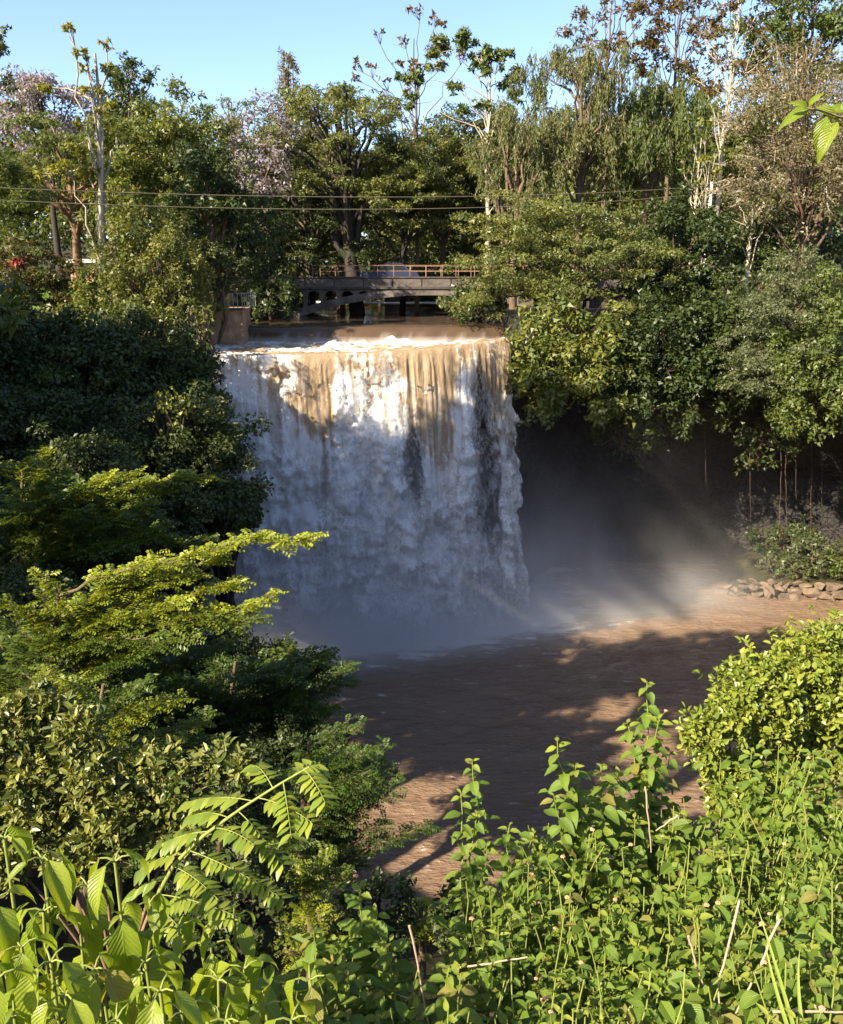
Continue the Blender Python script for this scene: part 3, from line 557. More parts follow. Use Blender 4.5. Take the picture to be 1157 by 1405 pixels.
rs = np.random.default_rng(3)
for r_ in range(5):
    for k in range(12):
        if r_ == 4 and k % 3 == 1: continue
        g = Geo(); g.box((-.31, -.12, -.16), (.31, .12, .16)); o = obj('block', bpy.data.meshes.get('wall_block') or g.build('wall_block', M['terracotta']), tw, (-2.6 + .65 * k + .3 * (r_ % 2), rs.uniform(-.02, .02), .18 + .345 * r_))

# poles and cables
def pole(px, pytop, Y, label):
    p = at(px, pytop, Y); zb = gh(p[0], Y); H = p[2] - zb
    t_ = thing('utility_pole', label, 'pole', (p[0], Y, zb)); g = Geo(); g.tube([(0, 0, -.4), (0, 0, H * .5), (0, 0, H)], [.2, .17, .14], 8); obj('shaft', g.build('shaft', M['white'], True), t_)
    g = Geo(); g.box((-.5, -.3, H - .75), (.5, -.17, H - .62)); obj('crossarm', g.build('crossarm', M['rusty']), t_)
    for s_ in (-.4, .4):
        g = Geo(); g.tube([(s_, -.235, H - .62), (s_, -.235, H - .5), (s_, -.235, H - .4)], [.05, .07, .04], 8); obj('insulator', g.build('insulator', M['white'], True), t_)
    return p
pA = pole(977, 250, 79, 'white concrete utility pole standing among the trees above the cliff')
pB = pole(-130, 246, 46, 'utility pole carrying the cables over the terrace')
pC = np.array([60.0, 100, 40.0])
for dz, sag, lab in ((-.3, .75, 'upper of the two cables strung across the gorge'), (-.85, .95, 'lower of the two cables strung across the gorge')):
    g = Geo(); tt = np.linspace(0, 1, 40)[:, None]
    A = pB + [0, 0, dz + .1]; B_ = pA + [0, 0, dz]; g.tube(A * (1 - tt) + B_ * tt - np.array([0, 0, 1.0]) * sag * 4 * tt * (1 - tt), .028, 6)
    tt = np.linspace(0, 1, 16)[:, None]; g.tube(B_ * (1 - tt) + (pC + [0, 0, dz]) * tt - np.array([0, 0, 1.0]) * .8 * 4 * tt * (1 - tt), .026, 6)
    thing('overhead_cable', lab, 'cable', me=g.build('overhead_cable', M['cable'], True))

# rubble wall and ledge on the far shore
sa, sb_ = np.array([24.2, 68.6]), np.array([37, 66.2])
rw = thing('rubble_wall', 'low wall of pale rubble stones along the far shore of the pool', 'stone wall', (sa[0], sa[1], 0))
rs = np.random.default_rng(21); sph = None
def stone_mesh(seed):
    r = np.random.default_rng(seed); import bmesh
    bm = bmesh.new(); q = r.uniform(-.5, .5, (16, 3)); q = q / np.maximum(np.abs(q).max(1, keepdims=True), 1e-6) * r.uniform(.36, .5, (16, 1)) * [1, .85, .62]
    for p in q: bm.verts.new(p)
    h_ = bmesh.ops.convex_hull(bm, input=bm.verts); bmesh.ops.delete(bm, geom=[v for v in bm.verts if not v.link_faces], context='VERTS')
    bmesh.ops.bevel(bm, geom=bm.edges[:], offset=.02, segments=1, affect='EDGES')
    me = bpy.data.meshes.new('stone'); bm.to_mesh(me); bm.free(); me.materials.append(M['stone']); return me
SM = [stone_mesh(k) for k in range(7)]
dirw = (sb_ - sa) / np.linalg.norm(sb_ - sa); lenw = np.linalg.norm(sb_ - sa)
for row, (z0, s0) in enumerate(((-.05, 1.0), (.42, .95), (.85, .7))):
    q = -.2 - row * .3
    while q < lenw:
        s_ = s0 * rs.uniform(.45, 1.5); p = dirw * (q + s_ / 2); fz = sstep(-.5, 2.2, q)
        if row == 0 or fz > .35 * row:
            o = obj('stone', SM[rs.integers(7)], rw, M=Matrix.Translation((p[0] + rs.normal(0, .06), p[1] + row * .22 + rs.normal(0, .08), z0 + .1 + rs.normal(0, .1))) @ Matrix.Rotation(rs.uniform(0, 6), 4, 'Z') @ Matrix.Rotation(rs.uniform(-.9, .9), 4, 'X') @ Matrix.Diagonal((s_ * rs.uniform(1.1, 1.7), s_ * rs.uniform(.9, 1.4), s_ * rs.uniform(.8, 1.25), 1)))
        q += s_ * .8
bu = np.linspace(-3, 16, 60); bv = np.linspace(0, 8, 30); BU, BV = np.meshgrid(bu, bv, indexing='ij')
bz_ = -.8 + 1.75 * sstep(-.2, .8, BV) * sstep(-1.5, 4.5, BU) + .04 * BV * sstep(-1.5, 4.5, BU) + (fbm(BU, BV, seed=61) - .5) * .7
struct('bank', mesh('bank', np.stack([sa[0] + dirw[0] * BU - dirw[1] * BV * 1, sa[1] + .35 + dirw[1] * BU + dirw[0] * BV, bz_], -1), grid_faces(60, 30), M['ground'], smooth=True), 'low earth bank behind the rubble wall')

# ------------------------------------------------------------------ foliage generators
UP = np.array([0, 0, 1.0])
def leafcloud(c, d, n, L, W, fold=.2, oval=False, tri=False):
    k = len(c); d = nrm(d); n = nrm(n - d * np.sum(n * d, 1, keepdims=True)); s = np.cross(d, n)
    L = np.broadcast_to(L, (k,))[:, None]; W = np.broadcast_to(W, (k,))[:, None]
    if tri:
        V = np.stack([c - s * W * .5, c + s * W * .5, c + d * L], 1); return V.reshape(-1, 3), np.arange(k * 3).reshape(-1, 3), 1
    if not oval:
        V = np.stack([c, c + d * L * .5 + s * W * .5 + n * W * fold, c + d * L, c + d * L * .5 - s * W * .5 + n * W * fold], 1)
        return V.reshape(-1, 3), np.arange(k * 4).reshape(-1, 4), 1
    V = np.stack([c, c + d * L - n * L * .12, c + d * L * .3 - s * W * .46 + n * W * fold, c + d * L * .72 - s * W * .42 + n * (W * fold - L * .05), c + d * L * .3 + s * W * .46 + n * W * fold, c + d * L * .72 + s * W * .42 + n * (W * fold - L * .05)], 1)
    b = np.arange(k)[:, None] * 6
    F = np.stack([b + [0, 4, 5, 1], b + [0, 1, 3, 2]], 1).reshape(-1, 4)
    return V.reshape(-1, 3), F, 2
def bez(a, b, up, n=7):
    t = np.linspace(0, 1, n)[:, None]; c = (a + b) / 2 + np.array([0, 0, up]); return a * (1 - t) ** 2 + 2 * c * t * (1 - t) + b * t * t
def fronds(base, d, nor, FL, pairs, r, droop=.25, wr=.56):
    n = len(base); k = (np.arange(pairs) + .7) / pairs; d = nrm(d); s = nrm(np.cross(d, nor)); nn = np.cross(s, d)
    P = base[:, None] + d[:, None] * (FL[:, None] * k)[..., None] - UP * (droop * FL[:, None] * k ** 2)[..., None]
    dd = nrm(d[:, None] - UP * (2 * droop * k)[None, :, None]); out = []
    ll = FL[:, None] * .30 * (.55 + .9 * np.sin(k * 2.6) * .6)[None]
    for sg in (-1, 1):
        ld = nrm(s[:, None] * sg + dd * .35 - UP * .25 + r.normal(0, .12, P.shape)); out.append((P, ld, np.broadcast_to(nn[:, None], P.shape) + r.normal(0, .2, P.shape), ll))
    c = np.concatenate([o[0].reshape(-1, 3) for o in out]); dl = np.concatenate([o[1].reshape(-1, 3) for o in out]); nl = np.concatenate([o[2].reshape(-1, 3) for o in out]); L = np.concatenate([np.broadcast_to(o[3], P.shape[:2]).ravel() for o in out])
    idx = np.tile(np.repeat(np.arange(n), pairs), 2); return c, dl, nl, L, L * wr, idx

KIND = {  # lobes, lobe radius, twig clusters, cluster radius, vertical flattening, leaf w/l, leaf px, cover
 'broad':   dict(nl=15, lr=.36, ns=11, sr=.36, flat=.75, wl=.62, lpx=4.2, cov=5.0),
 'acacia':  dict(nl=16, lr=.40, ns=14, sr=.30, flat=.36, wl=.55, lpx=3.2, cov=4.4),
 'weeping': dict(nl=18, lr=.30, ns=8, sr=.30, flat=.8, wl=.22, lpx=5.0, cov=4.2),
 'sparse':  dict(nl=11, lr=.26, ns=6, sr=.30, flat=.6, wl=.6, lpx=4.6, cov=.85),
 'twiggy':  dict(nl=26, lr=.30, ns=12, sr=.40, flat=.75, wl=.5, lpx=3.0, cov=6.5),
 'conifer': dict(nl=22, lr=.20, ns=8, sr=.4, flat=1.0, wl=.3, lpx=4.0, cov=4.5),
 'umbrella':dict(nl=14, lr=.22, ns=9, sr=.40, flat=.3, wl=.55, lpx=2.6, cov=1.6),
 'vine':    dict(nl=22, lr=.26, ns=10, sr=.40, flat=1.1, wl=.66, lpx=6.0, cov=4.6),
}
seedc = [100]
def tree(kind, name, label, px, pyt, pyb, wpx, Y, mat='broad', bark='bark', group=None, cat='tree', young_lit=.3, cov=1.0, lpx=None, lobes=None, basepx=None, fork=.35, thick=1.0, ry=.9, dy=0.0, zbase=None, nl=None, world=None):
    seedc[0] += 1; r = np.random.default_rng(seedc[0]); K = KIND[kind]; mp = mpp(Y)
    c = at(px, (pyt + pyb) / 2, Y); rx = wpx / 2 * mp; rz = (pyb - pyt) / 2 * mp; ryy = min(rx, 6) * ry
    if world is not None: c, rx, rz = world; Y = c[1]; ryy = rx
    bxx = c[0] if basepx is None else at(basepx, pyb, Y)[0]; byy = Y + dy; bz0 = gh(bxx, byy) if zbase is None else zbase
    bz0 = min(bz0, c[2] - .4 * rz); basep = np.array([bxx, byy, bz0])
    H = c[2] + rz * .55 - bz0; tr = (.055 + .016 * H) * thick
    t_ = np.linspace(0, 1, 12)[:, None]; wig = np.stack([fbm(t_[:, 0] * 3 + seedc[0], t_[:, 0] * 0, seed=1) - .5, fbm(t_[:, 0] * 3, t_[:, 0] * 0 + seedc[0], seed=2) - .5, t_[:, 0] * 0], 1) * H * .07 * t_
    tp = basep * (1 - t_) + (c + [0, 0, rz * .55]) * t_ + wig; trad = tr * (1.15 - .95 * t_[:, 0]); trad[0] *= 1.35
    TR = Geo(); TR.tube(tp - np.array([[0, 0, .3]]) * (t_ == 0), trad, 8 if Y < 100 else 6)
    # lobes
    if lobes is None:
        n = nl or K['nl']; i = np.arange(n) + .5
        if kind == 'conifer':
            f = i / n; ang = i * 2.4; off = np.stack([np.cos(ang) * (1 - f) ** .8 * .85, np.sin(ang) * (1 - f) ** .8 * .85, -1 + 2 * f * .97], 1)
        elif kind == 'umbrella':
            ang = i * 2.4; q = np.sqrt(i / n); off = np.stack([np.cos(ang) * q * .9, np.sin(ang) * q * .9, .65 - .5 * q * q + r.normal(0, .05, n)], 1)
        else:
            zz = 1 - 1.72 * i / n; ang = i * 2.39996 + r.uniform(0, 6); q = np.sqrt(np.clip(1 - zz ** 2, 0, 1)); rr = r.uniform(.5, .86, n)
            off = np.stack([np.cos(ang) * q * rr, np.sin(ang) * q * rr, zz * rr], 1) + r.normal(0, .06, (n, 3))
        LC = c + off * [rx, ryy, rz]; lr = np.full(n, K['lr']) * r.uniform(.6, 1.38, n) * min((rx * rz) ** .5, 1.4 * min(rx, rz))
    else:
        LC = np.array([at(a, b, Y + (l[3] if len(l) > 3 else r.normal(0, .4))) for l in lobes for a, b in [l[:2]]]); lr = np.array([l[2] * mp for l in lobes]); n = len(lobes)
    S = []; SR = []; SL = []; twigV = []
    for k in range(n):
        h = np.clip(fork + (.95 - fork) * r.uniform(.1, .9) * np.clip((LC[k, 2] - bz0) / H, .1, 1), .15, .97); hi = h * 11; a0 = tp[int(hi)] * (1 - hi % 1) + tp[min(11, int(hi) + 1)] * (hi % 1)
        if a0[2] > LC[k, 2] + .2 * rz: a0 = tp[max(1, int(hi * .6))]
        dl = np.linalg.norm(LC[k] - a0); P = bez(a0, LC[k], dl * r.uniform(.05, .22), 8); P[1:-1] += r.normal(0, .02 * dl, (6, 3))
        TR.tube(P, np.linspace(tr * (.3 if kind == 'sparse' else .5), max(.016, tr * .1), 8) * np.clip(1.2 - h * .5, .4, 1), 5 if Y < 75 else 4, False)
        ns = K['ns']; dirs = nrm(r.normal(0, 1, (ns, 3)) + UP * .25); sp = LC[k] + dirs * lr[k] * np.where(r.uniform(0, 1, (ns, 1)) < .16, r.uniform(1.0, 1.45, (ns, 1)), r.uniform(.3, 1.0, (ns, 1))) * [1, 1, K['flat']]
        S.append(sp); SR.append(np.full(ns, lr[k] * K['sr']) * r.uniform(.5, 1.4, ns)); SL.append(np.full(ns, k))
        if Y > 96 and kind not in ('sparse', 'umbrella') or world is not None: continue
        for q in range(0, ns, 1 if kind in ('sparse', 'umbrella', 'twiggy') else 3): TR.tube(bez(P[-2], sp[q], .05 * lr[k], 4), [max(.012, tr * .12), max(.01, tr * .08), .01, .008], 3, False)
    S = np.concatenate(S); SR = np.concatenate(SR); SL = np.concatenate(SL); nsb = len(S)
    L0 = (lpx or K['lpx']) * mp; W0 = L0 * K['wl']; area = math.pi * np.sum(lr ** 2) * (.55 + .45 * K['flat'])
    nleaf = int(np.clip(K['cov'] * cov * area / (L0 * W0 * .5) * .36, 300, 26000))
    pr_ = SR ** 2; si = r.choice(nsb, nleaf, p=pr_ / pr_.sum()); od = nrm(r.normal(0, 1, (nleaf, 3)))
    if kind == 'weeping':
        nst = max(40, nleaf // 16); ss = r.choice(nsb, nst, p=pr_ / pr_.sum()); so_ = S[ss] + nrm(r.normal(0, 1, (nst, 3))) * (SR[ss] * r.uniform(.3, 1, nst))[:, None]
        sl_ = r.uniform(.5, 1.0, nst) * .42 * min(rz, 5); q = r.integers(0, nst, nleaf); f = r.uniform(0, 1, nleaf) ** .85
        sway = r.normal(0, .12, (nst, 3)); pos = so_[q] + (sway[q] * f[:, None] - UP * f[:, None]) * sl_[q][:, None] + r.normal(0, .03, (nleaf, 3)); si = ss[q]
        dv = nrm(-UP * .9 + r.normal(0, .35, (nleaf, 3))); nv_ = nrm(r.normal(0, 1, (nleaf, 3)) + np.array([-.4, -.6, .4]))
    else:
        pos = S[si] + od * (SR[si] * r.uniform(0, 1, nleaf) ** .45)[:, None] * [1, 1, max(K['flat'], .45)]
        nv_ = nrm(od * .75 + UP * .45 + r.normal(0, .5, (nleaf, 3))); dv = nrm(np.cross(nv_, r.normal(0, 1, (nleaf, 3))) + od * .4 - UP * .22)
    Ls = L0 * r.uniform(.5, 1.55, nleaf); far = Y > 55 or world is not None; LV, LF, m_ = leafcloud(pos, dv, nv_, Ls, Ls * K['wl'], .18, tri=far and kind != 'weeping')
    sub_y = np.clip(r.uniform(0, 1, nsb) ** 2 * young_lit * 1.6, 0, 1); cl = np.clip(sub_y[si] + r.normal(0, .1, nleaf), 0, 1); rn = np.clip((.5 * r.uniform(0, 1, nsb)[si] + .5 * r.uniform(0, 1, nleaf)), 0, 1) * .5
    mats = [M[mat]]; mi = np.zeros(len(LF), int)
    if kind == 'twiggy':
        nt_ = 2600; q = r.integers(0, nsb, nt_); dv = nrm(S[q] - c + r.normal(0, 1.2, (nt_, 3)) + UP * 1.0); tv, tf, _ = leafcloud(S[q] - dv * .5, dv, r.normal(0, 1, (nt_, 3)), r.uniform(.7, 1.5, nt_), .035, tri=far)
        LF = np.r_[LF, tf + len(LV)]; LV = np.r_[LV, tv]; mi = np.r_[mi, np.ones(nt_, int)]; mats.append(M['bark_pale']); cl = np.r_[cl, np.zeros(nt_)]; rn = np.r_[rn, np.zeros(nt_)]
    root = thing(name, label, cat, basep, group)
    for i in range(len(TR.V)): TR.V[i] = TR.V[i] - basep
    obj('trunk', TR.build('trunk', M[bark], True), root)
    obj('crown', mesh('crown', LV - basep, LF, mats, {'rnd': (rn, 'FACE'), 'clump': (cl, 'FACE')}, mi=mi), root)
    return root

def pinnate_tree(name, label, px, py, Y, boughs, basepx=None, group=None, mat='pinnate', young_lit=.3, FL=.42, pairs=5, dens=1.0, bark='bark', seed=1, cat='tree', dy=0.0):
    """boughs: list of (px, py, dY, spread metres) tips; the trunk rises from the ground to (px, py)"""
    r = np.random.default_rng(seed); top = at(px, py, Y); bxx = top[0] if basepx is None else at(basepx, py, Y)[0]; bz0 = min(gh(bxx, Y + dy), top[2] - 1.0)
    basep = np.array([bxx, Y + dy, bz0]); H = top[2] - bz0; t_ = np.linspace(0, 1, 10)[:, None]; tp = basep * (1 - t_) + top * t_ + np.sin(t_ * 5) * H * .015
    TR = Geo(); TR.tube(tp, (.06 + .012 * H) * (1.2 - .95 * t_[:, 0]), 8); FB = []; FD = []; FN = []; FY = []
    for tip in boughs:
        bp = at(tip[0], tip[1], Y + tip[2]); sprd = tip[3]; yv = tip[4] if len(tip) > 4 else young_lit
        h = np.clip((bp[2] - bz0) / H - r.uniform(.08, .3), .15, .98) * 9; a0 = tp[int(h)] * (1 - h % 1) + tp[min(9, int(h) + 1)] * (h % 1); dl = np.linalg.norm(bp - a0)
        P = bez(a0, bp, dl * r.uniform(.02, .14), 14); P[1:-1] += r.normal(0, .012 * dl, (12, 3)); TR.tube(P, np.linspace(.034, .005, 14) * np.clip(dl / 3, .5, 1.4), 5, False)
        Tg = nrm(np.gradient(P, axis=0)); m_ = int(max(9, dl * .8 / .075 * dens))
        for q in range(m_):
            f = .12 + .88 * (q + r.uniform()) / m_; i = f * 13; p0 = P[min(12, int(i))] * (1 - i % 1) + P[min(13, int(i) + 1)] * (i % 1); tg = Tg[min(13, int(i))]
            sd = nrm(np.cross(tg, UP)) * (1 if q % 2 else -1); ln = sprd * (1.15 - f) * r.uniform(.6, 1.2) + .05; e = p0 + nrm(sd + tg * .7 + UP * r.normal(.05, .15)) * ln; tw = bez(p0, e, .04, 5); TR.tube(tw[::2], np.linspace(.010, .004, 5)[::2], 3, False)
            for _ in range(2): FB.append(p0); FD.append(nrm(sd * r.uniform(.3, 1.2) + tg * .6 + UP * r.uniform(.15, .7))); FN.append(UP + r.normal(0, .3, 3)); FY.append(np.clip(yv * r.uniform(.3, 1.3), 0, 1))
            nf = int(max(3, ln / .075 * dens)); ff = np.linspace(.15, 1, nf)
            for g_, fv in enumerate(ff):
                pb = p0 * (1 - fv) + e * fv + UP * .04 * (fv * (1 - fv)); s2 = nrm(np.cross(e - p0, UP)) * (1 if g_ % 2 else -1)
                FB.append(pb); FD.append(nrm(s2 * .9 + nrm(e - p0) * .7 + UP * r.normal(.12, .2))); FN.append(UP + r.normal(0, .25, 3)); FY.append(np.clip(yv * r.uniform(.3, 1.3), 0, 1))
    FB = np.array(FB); FD = np.array(FD); FN = np.array(FN); FY = np.array(FY); fl = FL * r.uniform(.7, 1.2, len(FB))
    cc, dl_, nl_, LL, WW, ix = fronds(FB, FD, FN, fl, pairs, r); LV, LF, _ = leafcloud(cc, dl_, nl_, LL, WW, .1)
    root = thing(name, label, cat, basep, group)
    for i in range(len(TR.V)): TR.V[i] = TR.V[i] - basep
    obj('trunk', TR.build('trunk', M[bark], True), root)
    obj('crown', mesh('crown', LV - basep, LF, M[mat], {'rnd': (r.uniform(0, .5, len(LF)), 'FACE'), 'clump': (FY[ix], 'FACE')}), root)
    return root

# ------------------------------------------------------------------ trees behind the falls
FG = 'forest trees behind the bridge'
for k, (px, pyt, w_, Y) in enumerate([(-60,150,200,120),(40,170,200,125),(150,165,180,118),(250,190,170,125),(330,205,160,130),(420,190,170,122),(510,200,170,128),(600,215,170,124),(690,190,170,130),(770,170,180,126),(860,150,180,120),(950,160,180,128),(1040,130,200,118),(1140,120,200,122),(1240,110,200,120)]):
    tree('broad', 'forest_tree', 'broadleaf tree in the forest wall behind the bridge', px, pyt, 370, w_ * 1.15, Y, ['broad', 'acacia', 'acacia'][k % 3], group=FG, cov=.8, lpx=5, young_lit=.15, nl=26)
for k, (px, pyt, w_, Y) in enumerate([(-20,300,170,98),(70,290,120,104),(310,300,150,100),(400,318,120,99),(470,310,130,103),(545,330,110,101),(610,320,120,104),(680,300,140,100),(760,290,150,97),(850,270,150,99),(930,280,140,95),(1010,250,150,92),(1090,240,160,90),(1170,220,160,92),(545,372,130,116),(450,372,130,115),(630,370,130,114),(520,250,150,112),(660,230,150,110),(380,240,140,112)]):
    tree('vine', 'understory_tree', 'low leafy tree of the forest understory behind the bridge', px, pyt, 425 if Y < 113 or Y > 118 else 442, w_, Y, ['broad', 'deep', 'acacia'][k % 3], group='understory trees behind the bridge', cov=.55, lpx=4.5, young_lit=.2, nl=18)
tree('sparse', 'leafy_tree', 'dark small leaved tall tree at the edge of the terrace', -22, 5, 175, 105, 56, 'deep', cov=3.0, nl=16, basepx=-75)
tree('broad', 'jacaranda_tree', 'lilac flowering tree behind the tall pale trunk', 62, 98, 235, 150, 92, 'purple', 'bark_dark', young_lit=.35, cov=.7)
tree('broad', 'jacaranda_tree', 'pale lilac flowering tree with bare twigs beside the pointed conifer', 362, 152, 300, 120, 88, 'purple', 'bark', young_lit=.6, cov=.5)
tree('sparse', 'slender_tree', 'tall slender tree with white trunk and yellow green leaf tufts by the lawn', 128, 30, 290, 130, 61, 'yellow', 'bark_pale', fork=.55, thick=.85, basepx=127, cov=7,
     lobes=[(96,40,12),(112,75,10),(147,60,10),(120,95,9),(150,95,12),(60,120,11),(128,125,16),(143,145,16),(112,170,13),(108,205,18),(70,240,20),(90,232,14),(118,240,20),(142,238,20),(130,258,16),(172,262,14),(150,275,12),(165,180,14)])
tree('broad', 'dark_crowned_tree', 'dark narrow crowned tree rising behind the slender white trunk', 180, 68, 250, 78, 88, 'deep', cov=.9)
tree('broad', 'round_tree', 'large full crowned green tree standing above the retaining wall', 238, 128, 335, 185, 74, 'broad', 'bark', young_lit=.25, nl=22, cov=1.1)
tree('broad', 'creeper_tree', 'tree smothered in dark creeper beside the bridge', 288, 190, 420, 105, 66.5, 'deep', 'bark', young_lit=.15, nl=24)
tree('acacia', 'forked_tree', 'spreading tree with forked orange trunk on the lawn', 95, 175, 300, 200, 80, 'broad', 'bark_orange', fork=.2, thick=1.7, nl=18, young_lit=.15)
tree('acacia', 'forked_tree', 'olive tree with grey forked trunk at the end of the terrace', -15, 190, 350, 130, 72, 'broad', 'bark', fork=.25, nl=18, thick=.7, basepx=-50, young_lit=.15)
tree('umbrella', 'umbrella_tree', 'far flat topped grey umbrella tree on the skyline', 322, 128, 200, 100, 135, 'grey', 'bark')
tree('conifer', 'conifer_tree', 'pointed brownish conifer on the skyline', 397, 84, 190, 62, 112, 'tan', young_lit=.1)
tree('broad', 'bank_tree', 'shaded dark tree on the river bank next to the bridge abutment', 352, 262, 425, 120, 79, 'deep', young_lit=.12, cov=.9)
tree('acacia', 'layered_tree', 'dark trunked acacia with layered crown behind the bridge', 462, 118, 285, 215, 90, 'acacia', 'bark_dark', fork=.3, thick=1.9, basepx=492, nl=20, young_lit=.25)
tree('acacia', 'layered_tree', 'layered acacia over the middle of the bridge', 552, 190, 345, 165, 93, 'acacia', 'bark_dark', nl=18, young_lit=.2)
tree('acacia', 'layered_tree', 'shaded acacia low over the bridge railing', 425, 270, 378, 150, 92, 'deep', 'bark_dark', nl=18, young_lit=.3)
tree('sparse', 'bare_tree', 'tall thin tree with bare twigs reaching above the forest', 572, 5, 300, 170, 96, 'rust', 'bark', fork=.5, thick=.5, cov=2.6,
     lobes=[(575,15,15),(600,30,14),(520,45,9),(555,55,12),(590,60,14),(640,75,12),(510,90,10),(545,85,12),(525,110,10),(570,90,14),(490,90,9),(560,120,16),(550,150,14),(490,108,9),(530,130,10),(605,95,14)])
tree('sparse', 'tufted_tree', 'tall tree with white trunk and dark green leaf tufts beside the bare one', 670, 35, 260, 170, 92, 'bright', 'bark_pale', fork=.6, thick=.6, cov=9, basepx=672,
     lobes=[(612,60,22),(640,50,20),(600,80,20),(660,75,20),(685,85,20),(700,105,18),(655,100,20),(700,130,16),(560,115,18),(560,140,16),(625,120,14),(665,140,14),(690,155,14),(640,150,12),(680,200,18),(690,230,20),(655,215,16)])
tree('sparse', 'tufted_tree', 'small tufted crown poking above the layered acacia', 462, 108, 200, 50, 95, 'bright', 'bark', cov=2.2, nl=6)
tree('acacia', 'layered_tree', 'olive acacia filling the skyline under the tall thin tree', 608, 150, 350, 150, 99, 'acacia', 'bark', nl=20, young_lit=.25)
tree('broad', 'round_tree', 'mid green tree behind the white trunk of the tufted tree', 658, 165, 330, 130, 100, 'broad', 'bark', nl=20, young_lit=.25)
tree('acacia', 'layered_tree', 'olive acacia beside the conifer on the skyline', 425, 150, 330, 120, 102, 'acacia', 'bark', nl=18, young_lit=.25)
tree('weeping', 'weeping_tree', 'pale weeping tree with hanging strands over the bridge end', 712, 135, 285, 130, 80, 'weep', young_lit=.3)
tree('weeping', 'weeping_tree', 'tallest weeping tree with long hanging strands', 800, 52, 275, 165, 83, 'weep', nl=24, young_lit=.3)
tree('weeping', 'weeping_tree', 'darker weeping tree next to the pale thin trunks', 892, 92, 270, 135, 85, 'broad', nl=22, young_lit=.1)
tree('acacia', 'spreading_tree', 'sunlit olive tree leaning over the river by the bridge', 712, 262, 465, 165, 71, 'acacia', 'bark_dark', nl=26, young_lit=.45, basepx=745, dy=3)
tree('acacia', 'spreading_tree', 'broad olive tree standing above the cliff edge', 810, 275, 450, 190, 71, 'acacia', 'bark_dark', nl=26, young_lit=.2, dy=2)
tree('broad', 'dark_tree', 'very dark tree above the undercut cliff', 930, 285, 470, 170, 73, 'deep', nl=24, young_lit=.1)
for lab, px, w_, sd in (('tall rusty leaved tree with bare limbs behind the weeping trees', 838, 110, 0), ('tall bare limbed tree between the rusty tree and the pale trunk', 930, 110, 1), ('tall tree with long pale trunk and thin rusty crown', 1003, 90, 2)):
    tree('sparse', 'bare_tree', lab, px, -45, 165, w_ * 1.25, [98, 100, 88][sd], 'rust', ['bark', 'bark', 'bark_pale'][sd], fork=.35, thick=.6, cov=2.2, nl=22)
tree('sparse', 'thin_tree', 'thin pale trunked tree beside the utility pole', 958, 175, 260, 60, 82, 'bright', 'bark_pale', cov=2, nl=8, thick=.7)
tree('sparse', 'thin_tree', 'slim leaning pale tree close to the utility pole', 968, 205, 270, 50, 81, 'yellow', 'bark_pale', cov=2, nl=7, thick=.6, basepx=972)
tree('broad', 'tall_tree', 'tall green tree above the dry tan tree', 1100, -40, 130, 170, 95, 'bright', young_lit=.2, nl=18, cov=.8)
tree('twiggy', 'dry_tree', 'wide dry tan tree of fine pale twigs', 1098, 70, 335, 235, 71, 'tan', 'bark', fork=.12, thick=1.0, nl=38, basepx=1130, dy=3)
tree('sparse', 'thin_tree', 'pale forked small tree under the dry tan tree', 1032, 250, 350, 80, 74, 'grey', 'bark_pale', fork=.2, cov=1, nl=9)
tree('broad', 'shaded_bush', 'dark bush in the shade under the dry tan tree', 1085, 290, 400, 190, 76, 'deep', cat='bush', young_lit=.1, nl=20)
# foliage hanging over the cliff
tree('vine', 'hanging_shrub', 'sunlit broad leaved shrub hanging beside the waterfall', 786, 400, 608, 185, 66.0, 'broad', 'bark', cat='shrub', young_lit=.5, zbase=21, ry=.5, nl=34, dy=2.5)
tree('vine', 'hanging_shrub', 'dark leafy shrub spilling over the undercut cliff', 905, 400, 618, 160, 67.5, 'deep', 'bark', cat='shrub', young_lit=.12, zbase=21, ry=.5, nl=32, lpx=5, dy=2.5)
tree('vine', 'hanging_shrub', 'shaded creeper mass between the dark shrub and the grey green tree', 990, 380, 610, 150, 67.5, 'deep', 'bark', cat='shrub', young_lit=.15, zbase=21, ry=.5, nl=30, lpx=5, dy=2.5)
tree('acacia', 'cliff_tree', 'grey green tree leaning out from the cliff top', 1072, 335, 610, 125, 63, 'grey', 'bark', young_lit=.3, nl=30, zbase=21.5, basepx=1110, dy=5)
tree('vine', 'cliff_tree', 'bright green tree overhanging the far shore', 1132, 385, 655, 150, 61, 'bright', 'bark', young_lit=.35, nl=36, lpx=4.5, zbase=21, basepx=1180, dy=5)
tree('vine', 'shore_bush', 'sunlit bush on the bank behind the rubble wall', 1115, 728, 792, 95, 70.5, 'grey', 'bark', cat='bush', young_lit=.2, nl=16, lpx=4)
tree('vine', 'shore_bush', 'low bush at the end of the rubble wall', 1058, 755, 795, 50, 70.6, 'grey', 'bark', cat='bush', young_lit=.1, nl=12, lpx=4)
tree('vine', 'shore_bush', 'green plants trailing over the top of the rubble wall', 1095, 768, 797, 80, 69.4, 'bright', 'bark', cat='bush', young_lit=.3, nl=14, lpx=3.4)
tree('vine', 'shore_bush', 'leafy clump against the cliff behind the sunlit shore bush', 1075, 715, 785, 110, 73.5, 'deep', 'bark', cat='bush', young_lit=.3, nl=20, lpx=4)
tree('vine', 'shore_bush', 'trailing clump where the rubble wall leaves the picture', 1165, 745, 800, 80, 68.6, 'bright', 'bark', cat='bush', young_lit=.3, nl=14, lpx=4)
tree('vine', 'hanging_shrub', 'sparse dark creeper trailing down the undercut cliff', 860, 540, 650, 110, 69.2, 'deep', 'bark', cat='shrub', young_lit=.1, zbase=21, ry=.3, nl=18, lpx=5, cov=.25, dy=1.5)
